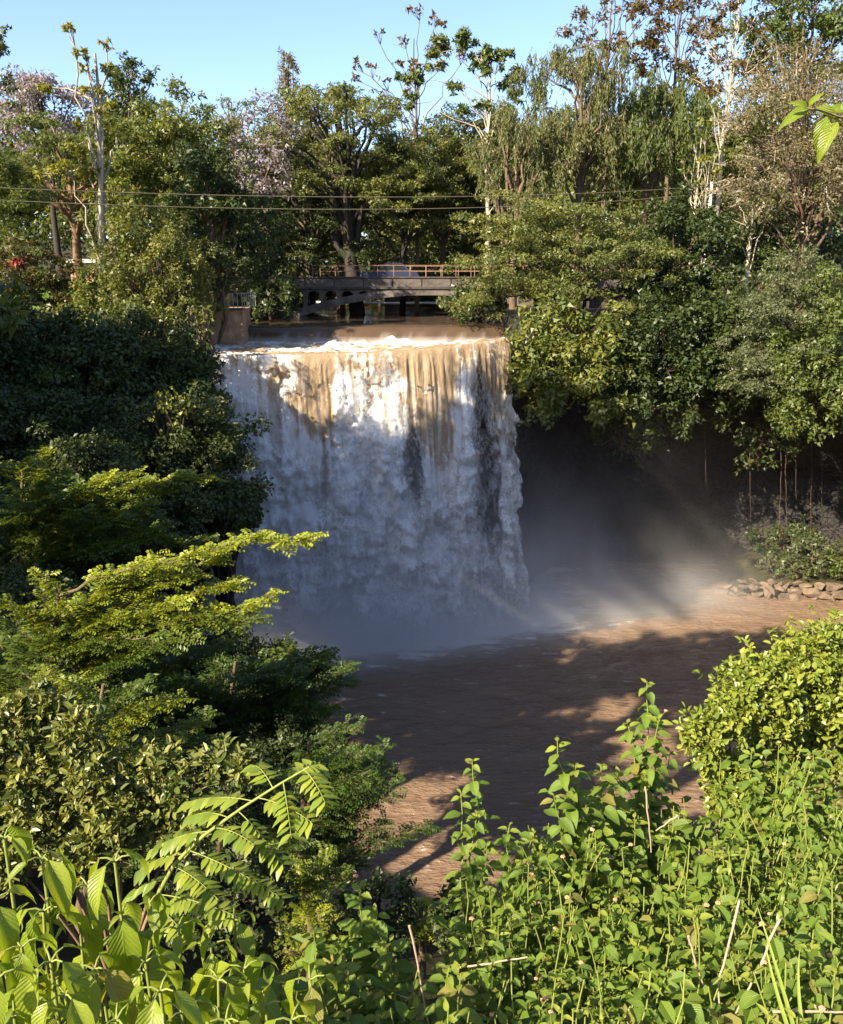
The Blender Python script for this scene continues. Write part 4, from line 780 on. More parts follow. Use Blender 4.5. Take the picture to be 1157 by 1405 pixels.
tree('vine', 'hanging_shrub', 'dark creeper trailing under the grey green cliff tree', 1050, 560, 670, 100, 69.0, 'deep', 'bark', cat='shrub', young_lit=.15, zbase=21, ry=.3, nl=18, lpx=5, cov=.3, dy=1.5)
r = np.random.default_rng(77)
for k, (px, y0, y1) in enumerate([(1029,585,715),(1071,610,742),(1079,620,725),(1113,610,740),(1092,590,685),(1128,600,695),(968,580,665)]):
    g = Geo(); n = 9; P = np.array([at(px + r.normal(0, .5) + (i - 4) * .25 * (-1) ** k, y0 + (y1 - y0) * i / (n - 1), 69.2) for i in range(n)]); g.tube(P, np.linspace(.022, .008, n), 5)
    thing('hanging_root', 'pale root hanging down in front of the undercut cliff', 'root', group='roots hanging from the cliff', me=g.build('hanging_root', M['bark'], True))
# ------------------------------------------------------------------ terrace shrubs and the wooded near bank
tree('vine', 'terrace_bush', 'tall olive bush in front of the ochre retaining wall', 215, 285, 480, 175, 62, 'acacia', 'bark', cat='bush', young_lit=.5, nl=40, lpx=3.6)
for px, w_, lab in ((30, 90, 'low bush under the shrub with red bracts'), (90, 80, 'low bush at the edge of the lawn terrace'), (180, 90, 'low bush under the tall olive terrace bush'), (262, 80, 'low bush against the ochre retaining wall')):
    tree('vine', 'terrace_bush', lab, px, 415, 462, w_, 57.5, 'broad', 'bark', cat='bush', young_lit=.4, nl=14, lpx=4, cov=.8)
tree('vine', 'abutment_bush', 'dark bush between the railing and the bridge abutment', 370, 370, 450, 90, 77, 'deep', 'bark_dark', cat='bush', young_lit=.1, nl=22, lpx=4)
tree('vine', 'abutment_bush', 'dark bush crowding the far end of the bridge', 655, 385, 462, 100, 75, 'deep', 'bark_dark', cat='bush', young_lit=.2, nl=22, lpx=4)
tree('vine', 'terrace_bush', 'yellow green bush at the foot of the slender white trunk', 150, 380, 470, 130, 60, 'broad', 'bark', cat='bush', young_lit=.6, nl=22, lpx=3.6)
tree('acacia', 'flowering_shrub', 'shrub with a few red bracts on the terrace', 28, 325, 450, 110, 60, 'rust', 'bark', cat='shrub', young_lit=.7, nl=20)
tree('broad', 'bougainvillea', 'small patch of red flowers among the terrace shrubs', 22, 352, 372, 24, 59, 'flower_red', 'bark', cat='shrub', young_lit=.2, nl=6, cov=.5)
tree('acacia', 'terrace_bush', 'brownish feathery bush on the terrace below the forked tree', 78, 365, 440, 80, 60, 'rust', 'bark', cat='bush', young_lit=.9, nl=16)
DB = 'dark trees on the wooded bank'
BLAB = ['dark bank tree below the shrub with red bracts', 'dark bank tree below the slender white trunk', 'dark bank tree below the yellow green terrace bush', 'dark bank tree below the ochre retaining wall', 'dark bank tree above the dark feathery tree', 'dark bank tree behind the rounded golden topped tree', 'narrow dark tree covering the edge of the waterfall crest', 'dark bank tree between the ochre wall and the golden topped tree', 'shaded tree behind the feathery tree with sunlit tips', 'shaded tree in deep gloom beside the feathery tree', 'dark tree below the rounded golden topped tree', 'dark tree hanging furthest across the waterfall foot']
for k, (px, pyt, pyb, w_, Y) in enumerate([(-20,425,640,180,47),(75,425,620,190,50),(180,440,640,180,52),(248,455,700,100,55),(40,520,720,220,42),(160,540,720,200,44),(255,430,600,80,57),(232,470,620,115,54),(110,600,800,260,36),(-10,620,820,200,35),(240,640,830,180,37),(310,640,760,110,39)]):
    tree('broad', 'bank_tree', BLAB[k], px, pyt, pyb, w_, Y, 'deep', 'bark_dark', group=DB, young_lit=.25, nl=26, cov=.95, lpx=5.8)
tree('broad', 'bank_tree', 'rounded tree with sunlit golden top against the waterfall', 255, 535, 730, 200, 41, 'deep', 'bark_dark', young_lit=.3, nl=30, lpx=5.2)
tree('broad', 'bank_tree', 'dark tree filling the bank at the pool edge under the feathery branches', 260, 860, 1010, 330, 27, 'deep', 'bark_dark', young_lit=.15, nl=30, lpx=6)
tree('broad', 'bank_tree', 'dense dark tree on the bank under the long yellow green branch', 70, 780, 980, 340, 24, 'deep', 'bark_dark', young_lit=.2, nl=30, lpx=7)
tree('broad', 'bank_tree', 'dark tree over the near pool shore', 400, 970, 1190, 210, 20, 'deep', 'bark_dark', young_lit=.1, nl=26, lpx=6)
tree('vine', 'sun_gold_leaves', 'golden leaves painted as the sunlit top of the rounded tree', 232, 535, 590, 90, 40, 'yellow', 'bark_dark', cat='bush', young_lit=.3, nl=12, cov=.5, lpx=5)  # yellow leaves put the sunlit top of the rounded tree into colour
# tall unseen trees added on the left rim to keep falls and pool shaded
S_ = np.array(to_sun)
for k, (tx, ty, tz, xt, w_, hr) in enumerate([(-10,58,3,-27,10,5),(-4,60,6,-29,10,5.5),(2,61,7,-31,10,6),(6,63,8,-28,10,6),(-11,58,10,-25,8,4),(0,60,0,-25,9,5),(-6,50,0,-24,9,5),(1,46,0,-26,8,4),(8,51,0,-27,6,3),(14,54,0,-24,8,4),(6,41,0,-22,6,3),(20,54,0,-22,10,5),(21,48,0,-25,10,5),(8,64,3,-30,9,5),(12,63,5,-28,8,4.5),(5,58,0,-29,6.5,3.3),(14,68,8,-27,10,5),(17,68,4,-30,8,4)]):
    q = np.array([tx, ty, tz]) + S_ * ((tx - xt) / -S_[0]); x, y, zc = q; z0 = gh(x, y); d_ = q - CAM; px = 578.5 + FPX * x / (d_ @ _F); py = 702.5 - FPX * (d_ @ _U) / (d_ @ _F); Ye = max(y, 4.0)
    sc_ = mpp(Ye); root = tree('broad', 'shade_tree', 'unseen tree added on the gorge rim to shade falls and pool', 578.5, 380 - 8, 380 + 8, 16, 30, 'broad', group='added shade trees on the rim', nl=26, lpx=.5 / mpp(30), cov=1.5, world=(q, w_ / 2, hr))
def boughset(r, n, x0, x1, y0, y1, d0, d1, spread, young_lit): return [(r.uniform(x0, x1), r.uniform(y0, y1), r.uniform(d0, d1), spread * r.uniform(.7, 1.2), young_lit * r.uniform(.2, 1.5)) for _ in range(n)]
r = np.random.default_rng(9)
pinnate_tree('feathery_tree', 'dark feathery tree with sunlit tips reaching towards the waterfall', 40, 640, 29, boughset(r, 34, -80, 250, 640, 860, -3, 3, 1.0, .12) + [(60,622,0,.5,.7),(30,640,0,.7,.5),(150,655,0,.7,.9),(190,650,1,.6,.9),(205,690,-1,.8,.4),(285,655,0,.5,.7),(245,668,0,.7,.3),(285,740,-1,.7,.2),(270,790,-1,.7,.15),(120,700,-2,.8,.3)], basepx=-30, seed=31, FL=.5, dens=.62)  # high tip values put the sunlit yellow into the leaf colour
pinnate_tree('feathery_tree', 'feathery tree with long yellow green branch pointing at the waterfall', 90, 800, 19, [(425,738,0,.42,1.0),(300,770,.3,.5,.9),(375,818,-.5,.42,.95),(250,780,.5,.5,.8),(330,800,0,.5,.8),(210,775,.8,.5,.9),(160,800,0,.6,.8),(60,790,0,.6,.7),(90,830,-1,.6,.7),(250,830,-.8,.6,.8),(300,845,-1,.6,.5),(20,830,-1,.6,.8),(350,850,-1,.5,.25),(160,850,-1,.7,.6)] + boughset(r, 26, -60, 330, 850, 960, -2, 2, .75, .22), basepx=-10, seed=32, FL=.36, dens=.8)  # high bough values paint the sunlit yellow green of the branch
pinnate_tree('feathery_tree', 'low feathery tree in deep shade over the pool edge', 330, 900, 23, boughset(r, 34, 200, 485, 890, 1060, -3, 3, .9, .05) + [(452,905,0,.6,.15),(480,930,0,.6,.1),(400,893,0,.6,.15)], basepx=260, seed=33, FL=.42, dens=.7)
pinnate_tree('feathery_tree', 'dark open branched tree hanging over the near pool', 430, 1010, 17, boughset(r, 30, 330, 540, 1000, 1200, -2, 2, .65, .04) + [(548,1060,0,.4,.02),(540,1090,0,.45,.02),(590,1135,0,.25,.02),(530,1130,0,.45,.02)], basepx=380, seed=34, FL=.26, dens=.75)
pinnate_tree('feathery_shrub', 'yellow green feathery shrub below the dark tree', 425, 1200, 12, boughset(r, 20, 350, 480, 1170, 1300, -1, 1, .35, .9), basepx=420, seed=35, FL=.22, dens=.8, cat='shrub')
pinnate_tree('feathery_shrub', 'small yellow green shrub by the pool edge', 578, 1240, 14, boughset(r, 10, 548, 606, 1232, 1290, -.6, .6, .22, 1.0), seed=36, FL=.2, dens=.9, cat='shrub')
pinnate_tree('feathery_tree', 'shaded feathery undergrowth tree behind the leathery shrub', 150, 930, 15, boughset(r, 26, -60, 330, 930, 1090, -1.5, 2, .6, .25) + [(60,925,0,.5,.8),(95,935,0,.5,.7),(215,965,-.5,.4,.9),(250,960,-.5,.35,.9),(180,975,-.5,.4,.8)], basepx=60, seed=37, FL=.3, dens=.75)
for px, pyt, pyb, w_, Y, lab in [(520,1190,1330,150,11,'dark bush on the slope under the open branched tree'),(330,1130,1330,220,9.5,'shaded bush behind the pinnate sapling'),(640,1180,1330,110,9,'dark bush at the edge of the lantana thicket'),(840,1080,1330,260,8,'shaded bush behind the lantana thicket'),(1100,1040,1330,260,7.5,'deep green bush under the clipped round shrub')]:
    tree('vine', 'slope_bush', lab, px, pyt, pyb, w_, Y, 'deep', 'bark_dark', cat='bush', young_lit=.2, nl=22, lpx=9)

# ------------------------------------------------------------------ near shrubs: individually built leaves
def leaf_mesh(name, L, W, mat, fold=.25, droop=.5, n=7, shape=1.0, young_lit=.2, wave=0.0, seed=0):
    r = np.random.default_rng(seed); t = np.linspace(0, 1, n); wdt = W * .5 * np.sin(np.pi * t ** (.72 * shape)) ** .85; wdt[0] = W * .03; wdt[-1] = 0.0015
    ang = -droop * t; dy_ = np.cos(ang); dz_ = np.sin(ang); yy = np.r_[0, np.cumsum((dy_[1:] + dy_[:-1]) / 2)] * L / (n - 1); zz = np.r_[0, np.cumsum((dz_[1:] + dz_[:-1]) / 2)] * L / (n - 1)
    us = np.array([-1, -.5, 0, .5, 1]); V = np.zeros((n, 5, 3)); uv = np.zeros((n, 5, 2))
    for k, q in enumerate(us):
        V[:, k, 0] = q * wdt; V[:, k, 1] = yy; V[:, k, 2] = zz + abs(q) * wdt * fold * (1 if abs(q) < .8 else .85) + wave * W * np.sin(t * 19 + q * 2) * abs(q)
        uv[:, k] = np.c_[np.full(n, .5 + q / 2), t]
    F = grid_faces(n, 5); return mesh(name, V, F, mat, {'rnd': (np.full(len(F), r.uniform(0, .5)), 'FACE'), 'clump': (np.full(len(F), young_lit), 'FACE')}, True, uv.reshape(-1, 2))
def orient(p, d, up, s=1.0):
    d = Vector(d).normalized(); up = Vector(up); x = d.cross(up)
    if x.length < 1e-4: x = d.cross(Vector((1, 0, .1)))
    x.normalize(); z = x.cross(d); m_ = Matrix(((x.x, d.x, z.x, 0), (x.y, d.y, z.y, 0), (x.z, d.z, z.z, 0), (0, 0, 0, 1)))
    return Matrix.Translation(Vector(p)) @ m_ @ Matrix.Scale(s, 4)

LANT = [leaf_mesh('lantana_leaf', .088, .046, M['lantana'], f_, d_, 7, 1.0, y_, .03, k) for k, (f_, d_, y_) in enumerate([(.3, .5, .0), (.45, .9, .25), (.2, .3, .5), (.55, 1.2, .05), (.35, .7, .75), (.25, .5, 1.0)])]
LANT2 = [leaf_mesh('narrow_leaf', .098, .030, M['glossy' if k % 2 else 'lantana'], f_, d_, 7, .9, y_, .04, 40 + k) for k, (f_, d_, y_) in enumerate([(.4, .9, .0), (.5, 1.3, .2), (.3, .6, .1), (.6, 1.6, .0), (.4, .8, .5), (.3, .6, .8)])]
BIG = [leaf_mesh('big_leaf', .178, .066, M['big'], f_, d_, 7, .95, y_, .025, 20 + k) for k, (f_, d_, y_) in enumerate([(.35, .7, .1), (.6, 1.0, .4), (.25, .4, .25), (.8, .8, .6), (.45, 1.3, .0)])]
FLW = Geo(); rq = np.random.default_rng(4)
for k in range(14):
    a = k * 2.4; q = math.sqrt(k / 14) * .009; p = np.array([math.cos(a) * q, math.sin(a) * q, .006 - q * q * 50]); FLW.tube([p, p + [0, 0, .004], p + [0, 0, .006]], [.003, .0035, .001], 4)
FLM = FLW.build('flower_head', M['blossom'], True)

def root_point(px, py, Y):
    p = at(px, py, Y); return p, gh(p[0], p[1])
def lantana(label, stems, seed, extra=260, group='lantana plants of the near thicket', s=1.0, budget=290, lone=0, LS=None):
    LS = LS or LANT
    """stems: list of (px, py, Y) tips; every leaf of a stem is a part"""
    r = np.random.default_rng(seed); tips = np.array([at(*q) for q in stems]); b2 = tips[:, :2].mean(0); basep = np.array([b2[0], b2[1], gh(b2[0], b2[1])])
    root = thing('lantana_plant', label, 'plant', basep, group); G = Geo(); nleaf = 0
    for tp in tips:
        st = np.array([tp[0] * .45 + basep[0] * .55 + r.normal(0, .10 if lone else .24), tp[1] + r.uniform(-.25, .15), 0]); st[2] = max(gh(st[0], st[1]) - .05, tp[2] - 1.3)
        P = bez(st, tp, r.uniform(-.05, .08), 14); P[1:-1] += r.normal(0, .006, (12, 3)); G.tube(P - basep, np.linspace(.0065, .0022, 14), 5, False); Tg = nrm(np.gradient(P, axis=0))
        seg = np.r_[0, np.cumsum(np.linalg.norm(np.diff(P, axis=0), axis=1))]; tot = seg[-1]; q = tot - .008; k = 0; rot = r.uniform(0, 6)
        while q > max(.12, tot - .85) and nleaf < budget:
            i = np.searchsorted(seg, q) - 1; i = min(max(i, 0), 12); f = (q - seg[i]) / (seg[i + 1] - seg[i] + 1e-9); p = P[i] * (1 - f) + P[i + 1] * f; tg = Tg[i]
            a = nrm(np.cross(tg, [.3, .9, .2])); b = np.cross(tg, a); th = rot + k * (math.pi / 2) + r.normal(0, .2); size = s * np.clip(.42 + .26 * k, .3, 1.12) * r.uniform(.8, 1.2)
            for sg in (0, math.pi):
                if r.uniform() < .06: continue
                sd = a * math.cos(th + sg) + b * math.sin(th + sg); el = max(.0, .6 - .22 * k) + r.normal(0, .15); d = sd * math.cos(el) + tg * math.sin(el) - UP * .12
                o = obj('leaf', LS[r.integers(4) if k > 1 else 4 + r.integers(2)], root, M=orient(p + sd * .006 - basep, d, UP * 1.0 + tg * .4 + np.array([-.3, -.3, 0]) + r.normal(0, .2, 3), size)); nleaf += 1
            q -= r.uniform(.028, .062) * (1.0 if k > 1 else .5); k += 1
        if r.uniform() < .13:
            fp = tp + np.array([r.normal(0, .02), r.normal(0, .02), r.uniform(.02, .05)]); G.tube([tp - basep, (tp + fp) / 2 - basep, fp - basep], .0012, 4, False)
            obj('flower_head', FLM, root, M=Matrix.Translation(fp - basep) @ Matrix.Scale(r.uniform(.6, 1.0), 4))
    obj('stem', G.build('stem', M['stem'], True), root)
    if extra:
        q = r.integers(lone, len(tips), extra); pos = tips[q] + np.c_[r.normal(0, .08, extra), r.normal(.05, .14, extra), -r.uniform(.05, .75, extra)]; nn_ = nrm(UP + r.normal(0, .5, (extra, 3))); dv = nrm(np.cross(nn_, r.normal(0, 1, (extra, 3))) - UP * .2)
        Ls = r.uniform(.05, .09, extra) * s; LV, LF, m_ = leafcloud(pos - basep, dv, nn_, Ls, Ls * .6, .25, True)
        obj('foliage', mesh('foliage', LV, LF, M['lantana'], {'rnd': (np.repeat(r.uniform(0, .5, extra), 2), 'FACE'), 'clump': (np.repeat(r.uniform(0, .3, extra), 2), 'FACE')}, uv=np.tile([(.5, 0), (.5, 1), (0.1, .3), (.1, .7), (.9, .3), (.9, .7)], (extra, 1))), root, kind='stuff')
    return root
r = np.random.default_rng(12)
def cone(cx, cy, Y, n, sx, sy): return [(cx + r.normal(0, sx), cy + abs(r.normal(0, sy)), Y + r.normal(0, .16)) for _ in range(n)]
LLAB = ['lantana in front of the base of the round shrub', 'lantana crowding the sunny side of the round shrub', 'lantana below the far side of the round shrub', 'lantana beside the brown broken stalk', 'lantana just behind the brown broken stalk', 'lantana under the thin dark vine', 'lantana behind the long leaning straw', 'lantana behind the tall grass blades', 'lantana between the broken stalk and the reddish stem', 'lantana downhill of the tendril stalked plant', 'lantana next to the plant with the lone stalk', 'lantana behind the pale bent stem',
 'lantana over the dry stick lying across the gap', 'lantana at one end of the dry stick lying across the gap', 'lantana uphill of the reddish dry stem', 'lantana around the reddish dry stem', 'lantana around the long leaning straw', 'lantana beyond the long grass blades', 'low lantana between the lying stick and the reddish stem', 'low lantana under the pale bent stem', 'low lantana at the foot of the leaning straw', 'low lantana under the dry stick lying across the gap', 'low lantana round the grey lying stick']
lantana('lantana with one lone stalk standing up against the dark pool', [(648,1042,3.6),(632,1085,3.5),(655,1115,3.5),(700,1130,3.4),(668,1160,3.4),(735,1140,3.5),(715,1180,3.3)] + cone(710, 1200, 3.3, 8, 32, 40), 1, 260, lone=7, s=.8)
lantana('lantana with the tallest stalk beside the round shrub', [(888,935,4.2),(905,985,4.1),(860,990,4.2),(920,1030,4.2),(880,1060,4.1)] + cone(900, 1090, 4.0, 12, 40, 40), 2, 320, lone=5)
lantana('lantana with curling tendril like stalks in front of the pool', [(765,1015,3.7),(790,1050,3.7),(825,1050,3.8),(760,1090,3.6),(805,1100,3.7),(850,1060,3.9)] + cone(800, 1120, 3.7, 10, 40, 40), 3, 320, lone=6)
for k, (px, py, Y) in enumerate([(1010,1110,4.0),(1110,1040,3.9),(1150,1110,3.4),(980,1180,3.5),(860,1170,3.4),(760,1200,3.1),(1060,1180,3.2),(1140,1210,2.8),(940,1240,2.9),(820,1260,2.8),(735,1270,2.9),(1040,1260,2.7),(668,1345,2.6),(750,1340,2.5),(850,1340,2.4),(960,1330,2.4),(1070,1340,2.3),(1150,1310,2.4),(800,1400,2.2),(920,1405,2.2),(1020,1410,2.15),(680,1405,2.3),(1120,1410,2.1)]):
    lantana(LLAB[k], cone(px, py - 22, Y, 20, 54, 42), 40 + k, 420, s=r.uniform(.55, .95), LS=LANT2 if k % 4 == 2 else None)
lantana('lantana stalks beside the dry stick at the foot of the slope', [(495,1215,3.0),(515,1250,2.9),(430,1275,2.9),(460,1290,2.8),(535,1290,2.8)] + cone(490, 1310, 2.7, 9, 40, 30), 4, 240, lone=5)
lantana('small lantana shaded between the big soft leaves and the dry stick', cone(530, 1370, 2.4, 10, 34, 26) + [(575,1325,2.4),(480,1330,2.5)], 5, 220)
lantana('lantana at the foot of the pinnate sapling', cone(430, 1330, 2.5, 10, 45, 30), 6, 220)

# plants with large soft drooping leaves
def bigleaf(label, px, py, Y, seed, n=5, hang=1.0):
    r = np.random.default_rng(seed); tp = at(px, py, Y); st = np.array([tp[0] + r.normal(0, .04), tp[1] + r.uniform(-.05, .1), 0]); st[2] = min(gh(st[0], st[1]), tp[2] - .5); root = thing('soft_leaved_plant', label, 'plant', st, 'soft leaved plants in the sunny corner')
    P = bez(st, tp, r.normal(0, .03), 14); G = Geo(); G.tube(P - st, np.linspace(.008, .004, 14), 6, False); rot = r.uniform(0, 6); q = 1.0
    for k in range(n):
        f = max(0.05, q); i = f * 13; p = P[min(12, int(i))] * (1 - i % 1) + P[min(13, int(i) + 1)] * (i % 1) if f < 1 else P[-1]
        for sg in range(4 if k == 0 else 2):
            th = rot + k * 1.57 + sg * (math.pi if k else math.pi / 2) + r.normal(0, .25); sd = np.array([math.cos(th), math.sin(th), 0]); size = (.6 if k == 0 and sg > 1 else 1.0) * r.uniform(.8, 1.3) * (.75 if k == 0 else 1)
            pe = p + sd * .035 + UP * .012; G.tube(np.array([p, (p + pe) / 2 + UP * .006, pe]) - st, [.003, .0025, .002], 5, False)
            dn = r.uniform(.65, 1.3) * hang if k or sg < 2 else r.uniform(.3, .8); d = sd * math.cos(dn) - UP * math.sin(dn); obj('leaf', BIG[r.integers(5)], root, M=orient(pe - st, d, UP + sd * .8 + r.normal(0, .12, 3), size))
        q -= r.uniform(.06, .12)
        if k > 0:
            for e in range(5):
                dv = nrm(r.normal(0, 1, 3) + UP * .3); obj('leaf', BIG[r.integers(5)], root, M=orient(p - st, dv, UP, r.uniform(.2, .42)))
    obj('stem', G.build('stem', M['stem'], True), root)
spots = [(6,1150,1.95),(58,1178,1.95),(158,1182,1.9),(245,1275,2.0),(322,1262,2.2),(425,1345,1.75),(110,1270,2.05),(30,1300,1.75),(200,1320,1.85),(300,1345,1.8),(90,1365,1.6),(250,1390,1.65),(365,1380,1.75),(160,1400,1.55),(20,1395,1.6),(130,1330,1.75),(60,1250,1.9),(290,1300,2.0),(205,1240,2.1),(335,1330,1.9),(-10,1240,1.8),(70,1320,1.65),(400,1400,1.6),(220,1360,1.6),(310,1400,1.6),(-5,1345,1.55),(120,1215,2.2)]
labs = {0: 'soft leaved plant with broad hanging leaves at the far end of the patch', 3: 'soft leaved plant at the foot of the pinnate sapling', 6: 'soft leaved plant between the budded plant and the tallest one', 1: 'soft leaved plant with a pointed bud at its tip', 2: 'tallest soft leaved plant with long drooping leaves', 4: 'small soft leaved seedling with a bare stem', 5: 'soft leaved plant with two wide leaves next to the lantana'}
for k, (px, py, Y) in enumerate(spots): bigleaf(labs.get(k, 'bright soft leaved plant in the sunny corner patch'), px, py, Y, 300 + k, 3 if k == 4 else 6)

# sapling with pinnate leaves
LFT = [leaf_mesh('leaflet', .058, .026, M['cassia'], f_, d_, 5, .85, y_, 0, 60 + k) for k, (f_, d_, y_) in enumerate([(.2, .2, .1), (.3, .4, .3), (.15, .1, .6), (.3, .6, .9)])]
def sapling(label, path, fr, seed):
    r = np.random.default_rng(seed); P = resample(np.array([at(*q) for q in path]), 20); st = P[0]; root = thing('pinnate_sapling', label, 'sapling', st); G = Geo(); G.tube(P - st, np.linspace(.010, .003, 20), 6, False); obj('stem', G.build('stem', M['stem'], True), root)
    for (f, ex, ey, dY, ln) in fr:
        i = f * 19; p0 = P[min(18, int(i))] * (1 - i % 1) + P[min(19, int(i) + 1)] * (i % 1); e = at(ex, ey, p0[1] + dY); Q = bez(p0, e, .03, 14); g = Geo(); g.tube(Q - st, np.linspace(.0025, .001, 14), 4, False); fo = obj('frond', g.build('frond', M['stem'], True), root); Tg = nrm(np.gradient(Q, axis=0)); n = int(max(5, np.linalg.norm(e - p0) / .021))
        for k in range(n):
            f2 = .18 + .82 * (k + .5) / n; i = f2 * 13; p = Q[min(12, int(i))] * (1 - i % 1) + Q[min(13, int(i) + 1)] * (i % 1); tg = Tg[min(13, int(i))]; s_ = nrm(np.cross(tg, UP + r.normal(0, .1, 3)))
            for sg in (-1, 1): obj('leaflet', LFT[r.integers(4)], fo, M=orient(p - st, s_ * sg + tg * .3 - UP * r.uniform(.0, .35), UP + s_ * sg * .3 + r.normal(0, .15, 3), r.uniform(.8, 1.1)))
sapling('pinnate leaved sapling with bright leaf tips above the soft leaved plants', [(200,1330,2.5),(215,1230,2.5),(240,1185,2.5),(275,1150,2.5),(330,1110,2.5),(385,1075,2.5),(425,1052,2.5)],
        [(.98,448,1105,-.12,1),(.93,440,1050,.1,1),(.9,400,1150,-.15,1),(.86,350,1050,.1,1),(.8,430,1130,-.1,1),(.78,260,1100,.1,1),(.72,390,1190,-.1,1),(.68,262,1120,.05,1),(.62,350,1160,-.12,1),(.6,210,1165,.05,1),(.5,390,1235,-.15,1),(.48,190,1195,0,1),(.42,300,1235,-.15,1),(.36,180,1230,.1,1),(.3,330,1260,-.1,1),(.25,260,1290,-.1,1)], 71)

# round clipped shrub and leathery shrub: nearest leaves as parts, the rest one foliage part
def leafy_shrub(name, label, lobes, Y, mat, L, wl, seed, nleaf, basepx, young_lit=.4, nparts=280, barkm='stem_brown'):
    r = np.random.default_rng(seed); LC = np.array([at(a, b, Y + d) for a, b, rr, d in lobes]); lr = np.array([rr * mpp(Y) for a, b, rr, d in lobes]); x0 = at(basepx, 1100, Y)[0]; basep = np.array([x0, Y + .4, gh(x0, Y + .4)])
    root = thing(name, label, 'shrub', basep); G = Geo(); G.tube([(0, 0, -.2), (0, 0, .5), (0, 0, 1.0)], [.06, .05, .04], 8); 
    for q in LC: G.tube(bez(np.array([0, 0, .6]), q - basep, .3, 8), np.linspace(.03, .008, 8), 5, False)
    p_ = lr ** 2; q = r.choice(len(LC), nleaf // 4, p=p_ / p_.sum()); od = nrm(r.normal(0, 1, (nleaf // 4, 3)) + [0, -.25, .2]); tw = LC[q] + od * (lr[q] * np.where(r.uniform(0, 1, nleaf // 4) < .12, r.uniform(1.05, 1.5, nleaf // 4), r.uniform(.6, 1.05, nleaf // 4)))[:, None]
    for k in range(0, len(tw), 6): G.tube(np.array([LC[q[k]] * .6 + tw[k] * .4, tw[k]]) - basep, [.006, .003], 4, False)
    obj('stem', G.build('stem', M[barkm], True), root)
    n = len(tw) * 6; i = np.repeat(np.arange(len(tw)), 6); o2 = od[i]; dv = nrm(o2 * .55 + r.normal(0, .75, (n, 3)) + UP * .15); pos = tw[i] + dv * L * .1 + r.normal(0, L * .25, (n, 3)); nn_ = nrm(UP * .8 + o2 * .5 + r.normal(0, .5, (n, 3)))
    yv = np.clip(r.uniform(0, 1, len(tw))[i] * young_lit * 1.5 + r.normal(0, .1, n), 0, 1); Ls = L * r.uniform(.45, 1.35, n)
    front = np.argsort((pos[:, 1] - .6 * (pos[:, 2])))[:nparts * 6:6][:nparts]; keep = np.ones(n, bool); keep[front] = False
    LV, LF, m_ = leafcloud(pos[keep] - basep, dv[keep], nn_[keep], Ls[keep], Ls[keep] * wl, .2, True); k_ = keep.sum()
    obj('foliage', mesh('foliage', LV, LF, M[mat], {'rnd': (np.repeat(r.uniform(0, .5, k_), 2), 'FACE'), 'clump': (np.repeat(yv[keep], 2), 'FACE')}), root, kind='stuff')
    lm = [leaf_mesh(name + '_leaf', L, L * wl, M[mat], .25, d_, 5, 1.15, y_, 0, 90 + k) for k, (d_, y_) in enumerate([(.2, .1), (.4, .3), (.3, .6), (.6, .9)])]
    for k in front: obj('leaf', lm[min(3, int(yv[k] * 4))], root, M=orient(pos[k] - basep, dv[k], nn_[k], Ls[k] / L))
leafy_shrub('round_shrub', 'dense round shrub of small glossy leaves over the lantana', [(1000,985,32,0),(965,1010,28,-.1),(985,1050,26,0),(1030,950,53,.2),(1075,935,40,.3),(1120,910,57,.4),(1150,890,32,.5),(1190,900,57,.5),(1060,990,34,.2),(1010,1080,33,0),(1110,960,40,.4),(1180,960,69,.3),(985,1100,17,-.1),(1060,1040,48,.5),(1130,1030,45,.5),(1040,1090,51,.4)], 6.6, 'glossy', .058, .6, 5, 14000, 1060, young_lit=.6)
leafy_shrub('leathery_shrub', 'shrub of pale leathery leaves beside the feathery trees', [(60,970,36,.4),(20,1000,40,.2),(110,1010,40,.2),(40,1070,43,0),(130,1070,43,0),(220,1060,36,.2),(300,1045,26,.2),(330,1050,16,.1),(260,1090,36,0),(170,1120,43,-.1),(60,1130,43,-.1),(260,1140,36,-.1),(-30,1060,50,0),(120,1170,40,-.2),(10,1180,40,-.2)], 7.2, 'dull', .085, .5, 6, 7000, 110, young_lit=.6)

# twig with large leaves hanging in from a tree beside the camera
tw = thing('overhanging_twig', 'leafy twig with glossy heart shaped leaves hanging in against the dry tan tree', 'twig', at(1300, 120, 1.7))
b0 = np.array(tw.location); G = Geo(); P = np.array([at(1300,120,1.7), at(1220,150,1.66), at(1160,163,1.62), at(1120,150,1.6), at(1104,148,1.6)]); G.tube(resample(P, 14) - b0, np.linspace(.004, .0015, 14), 5, False); obj('stem', G.build('stem', M['stem_brown'], True), tw)
for (x, y, dx, dy_, sz, dep) in [(1134,160,-16,62,.46,0),(1112,148,-45,18,.36,.01),(1108,150,-12,-10,.22,0),(1120,148,24,8,.30,.02),(1150,168,-36,52,.42,-.01),(1165,150,-30,-4,.30,.03),(1110,146,10,-14,.18,-.01),(1155,140,20,24,.3,.03)]:
    p = at(x, y, 1.6 + dep); e = at(x + dx, y + dy_, 1.6 + dep - .01); obj('leaf', BIG[(x + y) % 5], tw, M=orient(p - b0, e - p, np.array([-.5, -.75, .5]), sz * .95))

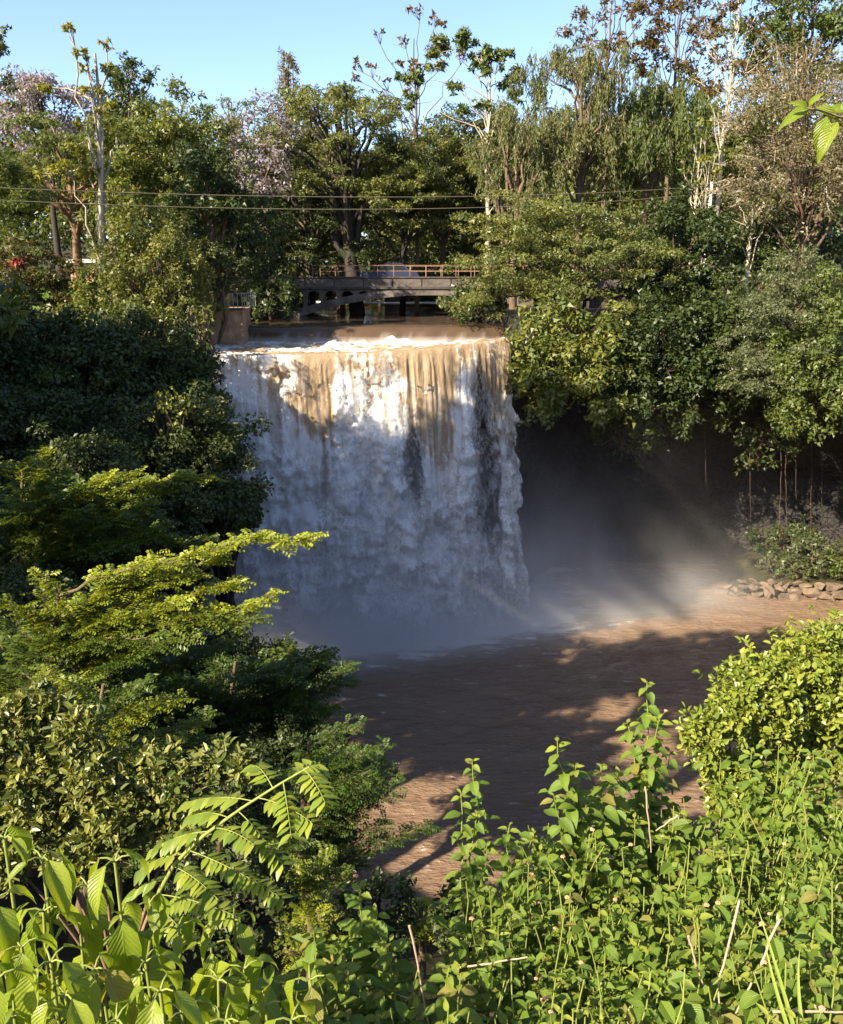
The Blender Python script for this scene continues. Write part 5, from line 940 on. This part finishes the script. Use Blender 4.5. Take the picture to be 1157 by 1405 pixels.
# dry stalks, sticks and grass blades
ST = 'dry stalks among the near plants'
for lab, q in [('dry brown stick standing between the lantanas', [(562,1270,2.3),(575,1330,2.3),(590,1420,2.3)]), ('dry stick lying across the gap towards the pool', [(612,1328,2.6),(660,1325,2.55),(725,1313,2.5)]), ('brown broken stalk upright in the thicket', [(886,1080,3.2),(889,1120,3.2),(894,1170,3.2)]), ('short brown twig crossing the broken stalk', [(930,1118,3.2),(912,1132,3.2),(900,1140,3.2)]), ('pale bent stem in the thicket', [(1015,1235,2.3),(992,1330,2.25),(985,1345,2.25),(988,1400,2.2)]), ('reddish dry stem in the thicket', [(945,1285,2.3),(958,1330,2.3),(966,1352,2.3)]), ('long dry straw leaning in the thicket', [(1070,1260,2.2),(1040,1330,2.15),(1005,1400,2.1)]), ('grey stick lying low on the slope', [(1060,1388,2.0),(1110,1387,2.0),(1170,1388,2.0)]), ('thin dark vine arching over the pool', [(765,1010,3.6),(800,1020,3.7),(830,1045,3.8),(870,1095,3.8)])]:
    P = resample(np.array([at(*a) for a in q]), 10); P += np.random.default_rng(len(lab)).normal(0, .0015, P.shape); g = Geo(); g.tube(P, np.linspace(.0042, .0026, 10), 6); thing('dry_stalk', lab, 'stalk', group=ST, me=g.build('dry_stalk', M['dry'] if 'vine' not in lab else M['bark_dark'], True))
gt = thing('grass_tuft', 'long green grass blades rising through the lantana', 'grass', at(1095, 1440, 1.95)); b0 = np.array(gt.location)
for (a, b_, c_) in [((1095,1430),(1070,1340),(1038,1240)), ((1088,1430),(1060,1350),(1050,1295)), ((980,1350),(1000,1330),(1020,1305)), ((1105,1430),(1090,1350),(1098,1300))]:
    t_ = np.linspace(0, 1, 9)[:, None]; A, B_, C_ = at(*a, 1.95), at(*b_, 2.0), at(*c_, 2.1); P = A * (1 - t_) ** 2 + 2 * B_ * t_ * (1 - t_) + C_ * t_ ** 2; s_ = np.array([1.0, .3, .1]) * .006 * (1 - t_ ** 2 * .9); V = np.stack([P - s_, P - UP * .002, P + s_], 1) - b0
    obj('blade', mesh('blade', V.reshape(-1, 3), grid_faces(9, 3), M['grassblade'], smooth=True), gt)
